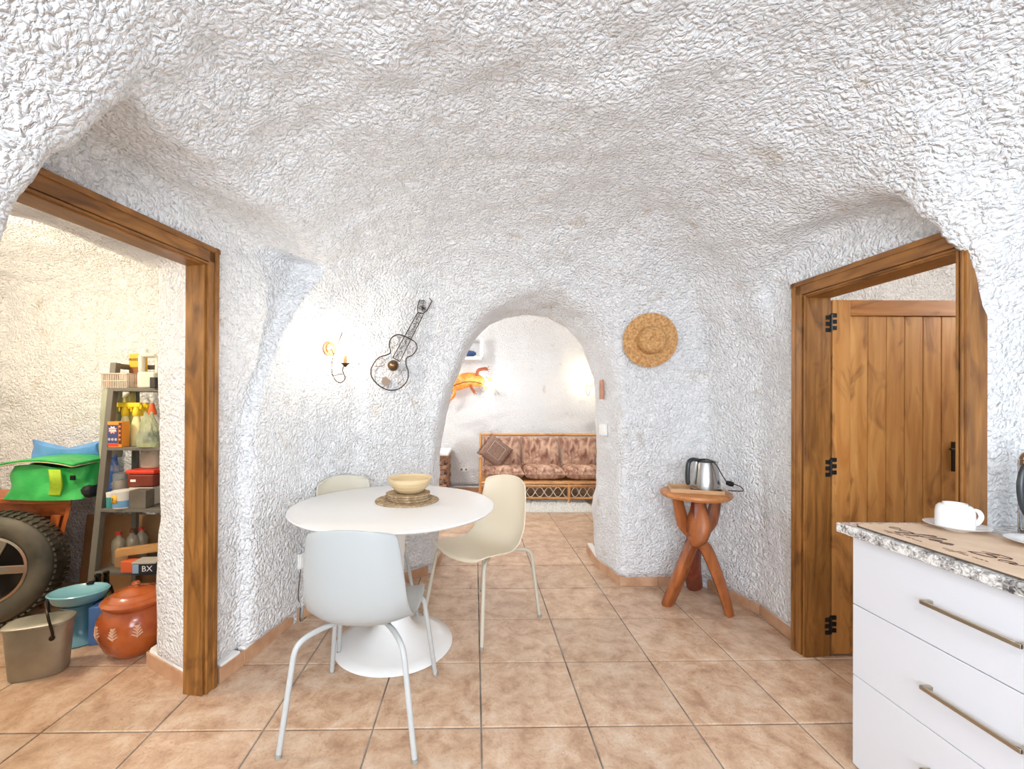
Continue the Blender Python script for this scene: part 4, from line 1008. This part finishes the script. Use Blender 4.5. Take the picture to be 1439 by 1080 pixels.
# second shelf
z=LV[1]+.0005
pb_=thing('detergent_box','orange and dark blue carton of cleaning powder on the second shelf','box',(S(167,2.80),2.80,z),-.12)
obj('carton',MB().box((0,0,.083),(.105,.055,.166)),sm('carton_orange',(236,150,50),.55),pb_,smooth=False,bevel=.002)
obj('blue_panel',MB().box((-.012,-.0285,.085),(.076,.002,.12)),sm('print_blue',(60,72,120),.55),pb_,smooth=False)
mb=MB(); 
for k in range(16):
    a=2*PI*k/16; r=.030 if k%2 else .019; mb.v.append((-.012+r*math.cos(a)*1.1,-.0300,.112+r*math.sin(a)*.9))
for k in range(16): mb.v.append((mb.v[k][0],-.0288,mb.v[k][2]))
mb.f=[tuple(range(16))]+[(k,(k+1)%16,16+(k+1)%16,16+k) for k in range(16)]
obj('white_burst',mb,sm('print_white',(244,240,238),.5),pb_,smooth=False)
RX=Matrix.Rotation(PI/2,4,'X'); RED=sm('print_red',(222,60,50),.5)
text('lettering','Liquor',.024,RED,pb_,Matrix.Translation((-.012,-.0305,.118))@RX,shear=.2); text('lettering','Gruve',.022,RED,pb_,Matrix.Translation((-.012,-.0305,.099))@RX,shear=.2)
obj('red_band',MB().box((-.012,-.0290,.014),(.080,.002,.016)),RED,pb_,smooth=False)
obj('dark_side_print',MB().box((.041,-.0285,.09),(.020,.002,.14)),sm('print_brown',(90,40,36),.5),pb_,smooth=False)
for k,zz in enumerate((.05,.078,.106,.134)): obj('round_symbol',MB().lathe([(0,0),(.007,0),(.007,.002),(0,.002)],12,(.041,-.0292,zz),(0,-1,0)),sm('print_orange',(236,150,90),.5),pb_,smooth=False)
for k,xx in enumerate((-.036,-.012,.012)): obj('picture_mark',MB().lathe([(0,0),(.009,0),(.009,.002),(0,.002)],12,(xx,-.0292,.05),(0,-1,0),sx=1,sy=1),sm('print_grey',(190,190,196),.5),pb_,smooth=False)
SPW=sm('bottle_yellow_white',(240,232,170),.35); YL=sm('spray_yellow',(246,214,40),.35)
def spray(px,Y,label,rz):
    t=thing('spray_bottle',label,'spray bottle',(S(px,Y),Y,z),rz,'yellow spray bottles')
    obj('bottle',MB().lathe([(0,0),(.036,0),(.038,.01),(.036,.10),(.028,.16),(.017,.20),(.015,.22),(0,.22)],24,sy=.7),SPW,t,auto=60)
    obj('collar',MB().lathe([(.018,.20),(.022,.205),(.022,.235),(.014,.26),(0,.26)],20),YL,t)
    obj('trigger_head',MB().box((-.008,0,.275),(.080,.028,.032)).box((.030,0,.262),(.02,.02,.03)).box((-.034,0,.248),(.010,.014,.04)),YL,t,bevel=.006)
    return t
spray(176,2.90,'yellow-headed spray bottle, the one on the left behind the orange carton',.1); spray(192,2.87,'yellow-headed spray bottle in the middle, behind the clear plastic bag',.0); spray(202,2.95,'yellow-headed spray bottle at the back, mostly hidden by the bag',-.2)
rb=thing('cleaner_bottle','white bottle with orange cap beside the plastic bag on the second shelf','bottle',(S(214,2.84),2.84,z))
obj('bottle',MB().lathe([(0,0),(.045,0),(.048,.01),(.048,.17),(.03,.20),(.017,.215),(0,.215)],24,sy=.7),sm('bottle_white',(238,232,224),.35),rb,auto=60)
obj('cap',MB().lathe([(.018,.21),(.026,.212),(.024,.235),(.010,.29),(0,.29)],20),sm('cap_orange',(222,96,40),.35),rb)
obj('blue_label',MB().lathe([(.0485,.03),(.0492,.03),(.0492,.10),(.0485,.10),(.0485,.03)],24,sy=.7),sm('label_blue',(60,90,120),.5),rb)
def bag(name,label,c,w_,d_,h_,m,seed,cat='bag',rz=0,top=.5,crease=.12):
    rr=np.random.RandomState(seed); ph=rr.rand(12)*6
    def f(a,b):
        th=2*PI*a; v=b
        rad=(abs(math.cos(th))**3+abs(math.sin(th))**3)**(-1/3)
        k=(1-(1-top)*v**1.5); e=math.sin(min(1,v*1.02+.02)*PI*.5)**.25 if v<.12 else 1
        cz=crease*(math.sin(3*th+ph[0]+5*v)+math.sin(5*th+ph[1]-7*v)+.6*math.sin(9*th+ph[2]+11*v)+.5*math.sin(14*th+ph[3]-13*v))*.35*(.3+v)
        r=rad*k*(1+cz)*(.9+.1*min(1,v*10))
        return Vector((r*math.cos(th)*w_/2,r*math.sin(th)*d_/2,h_*v*(1+.10*math.sin(2*th+ph[4])*v)))
    mb=MB().grid(f,40,14,True); n=len(mb.v); mb.v.append((0,0,h_*.92)); mb.v.append((0,0,0))
    for i in range(40): mb.f.append((i*14+13,((i+1)%40)*14+13,n)); mb.f.append((((i+1)%40)*14,i*14,n+1))
    o=obj(name,mb,m,auto=35); o.location=c; o.rotation_euler=(0,0,rz); tag(o,label,cat); return o
CLB=mat('clear_bag',(230,236,200),.12,trans=.55,c2=(190,200,150),scale=14,alpha=.85)
bag('plastic_bag','crumpled clear plastic bag with pale green contents on the second shelf',(S(201,2.755),2.80,z),.135,.09,.21,CLB,3,top=.35,crease=.3)
bag('yellow_refill_bag','large olive-yellow plastic bag standing at the back of the second shelf',(S(170,2.96),2.965,z),.20,.09,.35,mat('olive_plastic',(190,180,96),.3,c2=(220,208,120),scale=10),8,top=.85)
bag('grey_garment_bag','grey-green cloth bag hanging outside the left side of the shelf',(XL-.065,2.90,.98),.10,.13,.50,mat('greygreen_cloth',(158,162,140),.8,c2=(180,184,164),scale=5),11,top=.8)
# third shelf
z=LV[2]+.0005
bag('blue_white_bag','blue and white folded bag at the left end of the third shelf',(S(151,2.83)+.0,2.86,z+.01),.09,.10,.32,mat('blue_white',(70,120,200),.5,c2=(228,232,236),scale=4,lo=.48,hi=.52),17,top=.5)
jr=thing('glass_jar','clear storage jar with a glass lid, standing behind the white tub','jar',(S(168,2.88),2.88,z))
obj('jar_body',MB().lathe([(0,0),(.046,0),(.050,.01),(.050,.15),(.042,.165),(0,.165)],28),mat('jar_frost',(206,198,180),.3,trans=.2),jr,auto=60)
obj('jar_lid',MB().lathe([(0,.165),(.047,.165),(.048,.172),(.046,.205),(.040,.21),(0,.21)],28),mat('lid_clear',(214,222,218),.15,trans=.4),jr)
tb=thing('paste_tub','white and blue tub with a yellow label at the front of the third shelf','tub',(S(175,2.77),2.765,z))
obj('tub',MB().lathe([(0,0),(.050,0),(.054,.01),(.056,.105),(0,.105)],32),sm('tub_white',(232,230,222),.4),tb,auto=60)
obj('blue_wave',MB().lathe([(.0545,.01),(.0553,.01),(.0562,.052),(.0555,.052),(.0545,.01)],32),sm('tub_blue',(110,160,200),.4),tb)
obj('tub_rim',MB().lathe([(.056,.100),(.060,.100),(.060,.112),(0,.114)],32),sm('tub_white',(232,230,222),.4),tb)
def band(r,a0,a1,z0,z1,n=8):
    mb=MB(); mb.grid(lambda a,b:Vector((r*math.cos(a0+(a1-a0)*a),r*math.sin(a0+(a1-a0)*a),z0+(z1-z0)*b)),n,2); return mb
obj('yellow_label',band(.0572,-2.5,-1.45,.035,.088),sm('label_yellow',(238,186,60),.5),tb,solid=.001)
obj('dark_mark',band(.0582,-2.08,-1.90,.055,.072,3),sm('print_dark',(60,50,50),.5),tb,solid=.001)
tc_=thing('teal_cup','small teal tube bottle with white cap left of the tub','bottle',(S(158.5,2.765),2.76,z))
obj('bottle',MB().lathe([(0,0),(.024,0),(.026,.01),(.026,.07),(0,.07)],20),sm('teal',(70,150,150),.4),tc_)
obj('cap',MB().lathe([(0,.07),(.026,.07),(.028,.10),(0,.102)],20),sm('cap_white',(240,238,230),.4),tc_)
bx('slate_block','square dark grey block at the front of the third shelf','block',(S(199.5,2.77),2.775,z),(.105,.08,.115),mat('slate',(92,84,74),.7,c2=(118,110,98),scale=9),.05)
fc_=thing('red_food_container','dark food container with a red clip lid on the third shelf','container',(S(207,2.87),2.875,z))
obj('container_base',MB().box((0,0,.06),(.16,.11,.12),taper=1.05),sm('container_grey',(196,186,174),.4),fc_,bevel=.01,smooth=False)
obj('brown_contents',MB().box((0,0,.165),(.17,.12,.085),taper=1.06),mat('sauce_brown',(122,44,26),.3,coat=.4),fc_,bevel=.012,smooth=False)
obj('red_lid',MB().box((0,0,.222),(.19,.135,.026)),sm('lid_red',(222,62,34),.35),fc_,bevel=.008,smooth=False)
obj('white_tag',MB().box((-.045,-.0625,.165),(.035,.003,.016)),sm('print_white',(244,240,238),.5),fc_,smooth=False)
bag('paper_sack','grey-beige paper sack on top of the red lid',(S(212,2.92),2.93,z+.238),.13,.09,.13,mat('paper_sack_beige',(186,172,150),.8,c2=(204,190,168),scale=9),21,'sack',top=.8)
# bottom shelf
z=LV[3]+.0005
CLR=mat('clear_plastic',(224,214,190),.15,trans=.6)
for px_,Y_,lb_ in ((168,2.84,'clear plastic bottle with red cap, the nearest to the upright on the low shelf'),(187,2.90,'clear plastic bottle with brown cap, between the two red-capped bottles'),(200,2.95,'clear plastic bottle with red cap, farthest back on the low shelf')):
    t=thing('plastic_bottle',lb_,'bottle',(S(px_,Y_),Y_,z),0,'plastic bottles on the low shelf')
    obj('bottle',MB().lathe([(0,0),(.036,0),(.038,.008),(.037,.075),(.038,.135),(.030,.155),(.016,.172),(.014,.185),(0,.185)],24),CLR,t,auto=60)
    obj('cap',MB().lathe([(0,.185),(.017,.185),(.017,.206),(0,.206)],16),sm('cap_red',(206,62,36),.4) if 'red cap' in lb_ else sm('cap_brown',(120,76,50),.4),t)
cb_=thing('long_carton','long brown cardboard carton lying across the low shelf','box',(S(194,2.72),2.76,z+.095),.55)
obj('carton',MB().box((0,0,.022),(.26,.055,.044)),wood('kraft_card',(196,144,84),(214,164,104),'x',6,.8,.05),cb_,smooth=False,bevel=.002)
bx('orange_brick_box','small orange block under the long carton on the low shelf','block',(S(183,2.69),2.70,z),(.075,.06,.07),sm('block_orange',(226,104,56),.6))
bb=thing('lettered_box','pale blue and black box with white letters on the low shelf','box',(S(209,2.68),2.69,z),.1)
obj('carton',MB().box((0,0,.032),(.135,.09,.064)),sm('box_black',(44,46,50),.5),bb,smooth=False,bevel=.002)
obj('blue_face',MB().box((-.048,-.0455,.036),(.034,.003,.055)),sm('box_blue',(150,180,210),.5),bb,smooth=False)
text('lettering','BX',.05,sm('print_white',(244,240,238),.5),bb,Matrix.Translation((.018,-.0462,.034))@RX)
obj('box_lid',MB().box((0,.0,.072),(.14,.10,.012)),sm('lid_grey',(190,182,170),.6),bb,smooth=False,bevel=.002)
bx('long_carton_support','brown carton block standing behind the orange block','box',(S(176,2.78),2.79,z),(.09,.07,.092),sm('card_brown',(170,130,90),.7))
# floor things
WB=mat('dark_bottle_glass',(18,20,18),.12,coat=.5)
for px_,Y_,lb_ in ((139,2.56,'dark wine bottle on the floor, left one of the pair by the shelf leg'),(151,2.60,'dark wine bottle on the floor, taller-looking one nearer the plastic bottles')):
    t=thing('wine_bottle',lb_,'bottle',(S(px_,Y_),Y_,0),0,'wine bottles on the storage floor')
    obj('bottle',MB().lathe([(0,0),(.036,0),(.038,.01),(.038,.19),(.030,.225),(.015,.25),(.0145,.305),(.017,.308),(.017,.32),(0,.32)],28),WB,t,auto=60)
t=thing('green_flask','squat olive green glass flask between the pedestal and the clay pot','bottle',(S(153,2.50),2.50,0))
obj('flask',MB().lathe([(0,0),(.06,0),(.066,.02),(.066,.13),(.05,.17),(.018,.20),(.016,.24),(0,.24)],28),mat('olive_glass',(96,104,60),.12,coat=.5),t,auto=60)
bx('blue_carton','small blue carton on the floor between pedestal and clay pot','box',(S(142,2.40),2.42,0),(.08,.10,.21),sm('carton_blue',(86,130,196),.6),.2)
TC=mat('glazed_clay',(158,66,24),.22,0,(192,98,42),7,bump=.15,coat=.6)
po=at(181,924,2.33); cp_=thing('clay_pot','large glazed brown clay pot with leaf reliefs and a knobbed lid','pot',(-1.905,2.335,0))
obj('pot_body',MB().lathe([(0,0),(.095,0),(.105,.008),(.135,.045),(.162,.11),(.170,.16),(.164,.205),(.140,.245),(.128,.258),(.132,.270),(.118,.272),(0,.262)],56),TC,cp_,auto=50)
obj('pot_lid',MB().lathe([(0,.272),(.136,.272),(.150,.276),(.152,.286),(.138,.300),(.120,.303),(.10,.322),(.08,.325),(.06,.338),(.03,.344),(.014,.346),(.012,.352),(.020,.362),(.016,.372),(0,.374)],56),TC,cp_,auto=35)
LW=sm('relief_slip',(222,176,146),.4)
for a in (-2.05,-1.45,-.85):
    mb=MB(); r=.172
    def pp(da,zz): return (r*math.cos(a+da),r*math.sin(a+da),zz)
    mb.tube([pp(0,.135),pp(0,.20)],.003,6)
    for k in range(4):
        for s_ in (-1,1): mb.tube([pp(0,.142+k*.014),pp(s_*(.13-.025*k),.158+k*.014)],.0042,6)
    obj('leaf_relief',mb,LW,cp_)
BE=mat('blue_enamel',(74,128,150),.3,0,(104,158,176),5,coat=.4)
bp_=thing('blue_pedestal_basin','light blue oval basin with a notched rim on a flared pedestal','basin',(S(113,2.42),2.42,0),.25)
prof=[(0,0),(.115,0),(.12,.008),(.112,.018),(.07,.045),(.052,.08),(.05,.14),(.062,.19),(.09,.215)]
obj('pedestal',MB().lathe(prof,40,sx=1.0,sy=.85),BE,bp_,auto=60)
mb=MB().lathe([(0,.205),(.07,.208),(.118,.235),(.138,.272),(.142,.282),(.136,.286),(.11,.268),(.06,.250),(0,.246)],48,sx=1.0,sy=.78)
obj('basin',mb,mat('blue_enamel_top',(120,176,190),.25,coat=.4),bp_,auto=60)
obj('rim_notch',MB().box((.0,.105,.285),(.035,.03,.012)),BLACK,bp_,smooth=False,bevel=.003)
GM=mat('old_aluminium',(150,144,130),.42,.55,(178,172,156),6,bump=.3,bscale=18)
bu=thing('metal_pail','dented grey metal lunch pail with dark wire handle on the floor','pail',(S(57,2.12),2.125,0),math.radians(24))
def oval(w_,d_,z_,k=3.2,n=40): return [Vector((w_/2*abs(math.cos(a))**(2/k)*(1 if math.cos(a)>=0 else -1),d_/2*abs(math.sin(a))**(2/k)*(1 if math.sin(a)>=0 else -1),z_)) for a in [2*PI*i/n for i in range(n)]]
mb=MB(); rings=[oval(.20,.12,0),oval(.215,.130,.01),oval(.235,.145,.14),oval(.25,.155,.245),oval(.262,.165,.25),oval(.262,.165,.262),oval(.24,.145,.268),oval(.17,.09,.270)]
vs=[v for r in rings for v in r]; n=40; fs=[tuple(reversed(range(n)))]+[(k*n+i,k*n+(i+1)%n,(k+1)*n+(i+1)%n,(k+1)*n+i) for k in range(len(rings)-1) for i in range(n)]+[tuple((len(rings)-1)*n+i for i in range(n))]
mb.add(vs,fs); obj('pail_body',mb,GM,bu,auto=40)
mb=MB().tube(smoothpts([(.08,-.088,.20),(.085,-.098,.23),(.07,-.10,.31),(.03,-.02,.345),(.0,.07,.33),(.0,.09,.22)],5),.006,8).sphere((.08,-.088,.20),.012)
obj('bail_handle',mb,mat('dark_steel',(52,44,38),.4,.8),bu)
# chest, tyre, bags
ch_=thing('wooden_chest','orange-brown panelled wooden chest behind the tyre','chest',(-3.10,2.84,0))
def slab(x0,x1,y0,y1,z0,z1,m,nm,dx=0):
    mb=MB().box(((x0+x1)/2,(y0+y1)/2,(z0+z1)/2),(x1-x0,y1-y0,z1-z0))
    mb.v=[(x+dx*z-(.9*max(0,y+.05) if x>.12 else 0),y,z) for x,y,z in mb.v]; return obj(nm,mb,m,ch_,smooth=False,bevel=.004)
slab(-.42,.41,-.07,.25,.69,.722,W_CHEST,'lid')
slab(-.40,.22,.0,.24,.05,.69,W_CHEST,'carcass',.22)
slab(-.40,.38,-.03,0,.60,.69,W_CHEST,'front_rail'); 
WCZ=wood('chest_wood_upright',(158,76,30),(206,116,56),'z',12,k=5)
slab(.10,.18,-.035,-.002,.02,.61,WCZ,'stile',.24); slab(.20,.232,-.05,-.01,.0,.69,WCZ,'corner_moulding',.24); slab(-.40,-.30,-.03,0,.02,.61,WCZ,'stile')
slab(-.30,.10,-.012,0,.02,.60,mat('chest_panel_dark',(78,44,24),.6),'panel',.2)
TY_=mat('tyre_rubber',(58,56,50),.6,0,(104,98,84),4,bump=.4,bscale=30)
ty=thing('car_tyre','dusty black car tyre on a chrome rim standing against the chest','tyre',(S(-4,2.60),2.60,0))
ax=Vector((.35,-.93,.10)).normalized(); tcn=Vector((-.02,0,.335))
obj('tyre',MB().lathe([(.195,-.07),(.215,-.095),(.27,-.105),(.315,-.09),(.332,-.05),(.334,0),(.332,.05),(.315,.09),(.27,.105),(.215,.095),(.195,.07),(.195,-.07)],64,tcn,ax),TY_,ty,auto=50)
tr_=MB(); R3=Vector((0,0,1)).rotation_difference(ax).to_matrix()
for k in range(60):
    a=2*PI*k/60
    for s_ in (-1,1):
        mb2=MB().box((.334,0,s_*.045),(.012,.02,.07)); mb2.xf(Matrix.Rotation(a+s_*.03,4,'Z')); mb2.xf(R3.to_4x4()); mb2.v=[tuple(Vector(v)+tcn) for v in mb2.v]; tr_.add(mb2.v,mb2.f)
tag(obj('tread_blocks',tr_,TY_,ty,smooth=False),kind='stuff')
CH=mat('worn_chrome',(170,164,150),.25,.9,(190,120,80),3,lo=.5,hi=.72)
rm=MB().lathe([(.190,-.06),(.200,.075),(.205,.088),(.192,.092),(.182,.06),(.176,.0),(.178,-.06),(.190,-.06)],56,tcn,ax)
obj('rim',rm,CH,ty,auto=50)
for k in range(5):
    a=2*PI*k/5+.3; mb2=MB().box((.105,0,.045),(.16,.05,.025)); mb2.xf(Matrix.Rotation(a,4,'Z')); mb2.xf(R3.to_4x4()); mb2.v=[tuple(Vector(v)+tcn) for v in mb2.v]; obj('spoke',mb2,CH,ty,smooth=False,bevel=.006)
obj('hub',MB().lathe([(0,.085),(.03,.082),(.048,.065),(.052,.03),(0,.03)],32,tcn,ax),CH,ty)
obj('back_disc',MB().lathe([(0,-.05),(.185,-.05),(.185,-.045),(0,-.045)],40,tcn,ax),mat('brake_dark',(46,36,30),.6),ty)
# green bag with flap
gb=thing('green_bag','bright green cooler bag with an open flap lying on the chest','bag',(S(76,2.84),2.86,.7225))
GB=mat('green_nylon',(40,170,76),.4,0,(70,200,100),6,bump=.3,bscale=12,bdist=.02)
def gbf(a,b):
    th=2*PI*a; v=b; rad=(abs(math.cos(th))**3.4+abs(math.sin(th))**3.4)**(-1/3.4)
    k=1-.12*v+.03*math.sin(4*th+6*v)+.025*math.sin(7*th-9*v)
    return Vector((rad*math.cos(th)*.27*k+.02*v,rad*math.sin(th)*.13*k,.215*v+.012*math.sin(3*th+1)*v))
mb=MB().grid(gbf,48,12,True); n=len(mb.v); mb.v+=[(0,0,.20),(0,0,0)]
for i in range(48): mb.f.append((i*12+11,((i+1)%48)*12+11,n)); mb.f.append((((i+1)%48)*12,i*12,n+1))
obj('bag_body',mb,GB,gb,auto=60)
def flap(a,b):
    u=a*2-1; x_=u*.27; return Vector((x_-.02,-.15+b*.28,.215+.045*math.sin((u+1)*1.4)*(1-.3*b)+.02*b))
obj('flap',MB().grid(flap,24,10),GB,gb,solid=.012,auto=60)
obj('flap_lining',MB().grid(lambda a,b:flap(a,b)+Vector((0,-.001,-.011)),24,10),sm('lining_cream',(206,200,160),.7),gb,solid=.006)
def strap(a,b): return Vector((.09+.075*a+.02*math.sin(b*4),-.135-.012*math.sin(b*5)-.004,.20-.17*b))
obj('lime_scarf',MB().grid(strap,10,16),mat('lime_cloth',(170,206,50),.5,bump=.5,bscale=14,bdist=.02),gb,solid=.01)
obj('dark_buckle',MB().box((.225,-.12,.145),(.03,.012,.03)),BLACK,gb,smooth=False,bevel=.003)
obj('black_base',MB().box((.22,.02,.045),(.15,.20,.085)),sm('black_nylon',(30,28,30),.6),gb,bevel=.03,smooth=False)
bag('blue_bag','crumpled blue plastic bag behind the green bag on the chest',(S(88,2.98),3.03,.7225),.52,.11,.335,mat('blue_plastic_bag',(84,146,214),.35,c2=(110,170,230),scale=6),31,top=.95,crease=.10)
cbd=obj('cardboard_sheet',MB().box((0,0,.27),(1.1,.012,.54)),mat('cardboard_brown',(150,112,74),.8,c2=(172,132,92),scale=4),smooth=False); cbd.location=(-2.35,3.05,0); cbd.rotation_euler=(math.radians(-7),0,0); tag(cbd,'brown cardboard sheet leaning on the wall behind the shelf','cardboard')
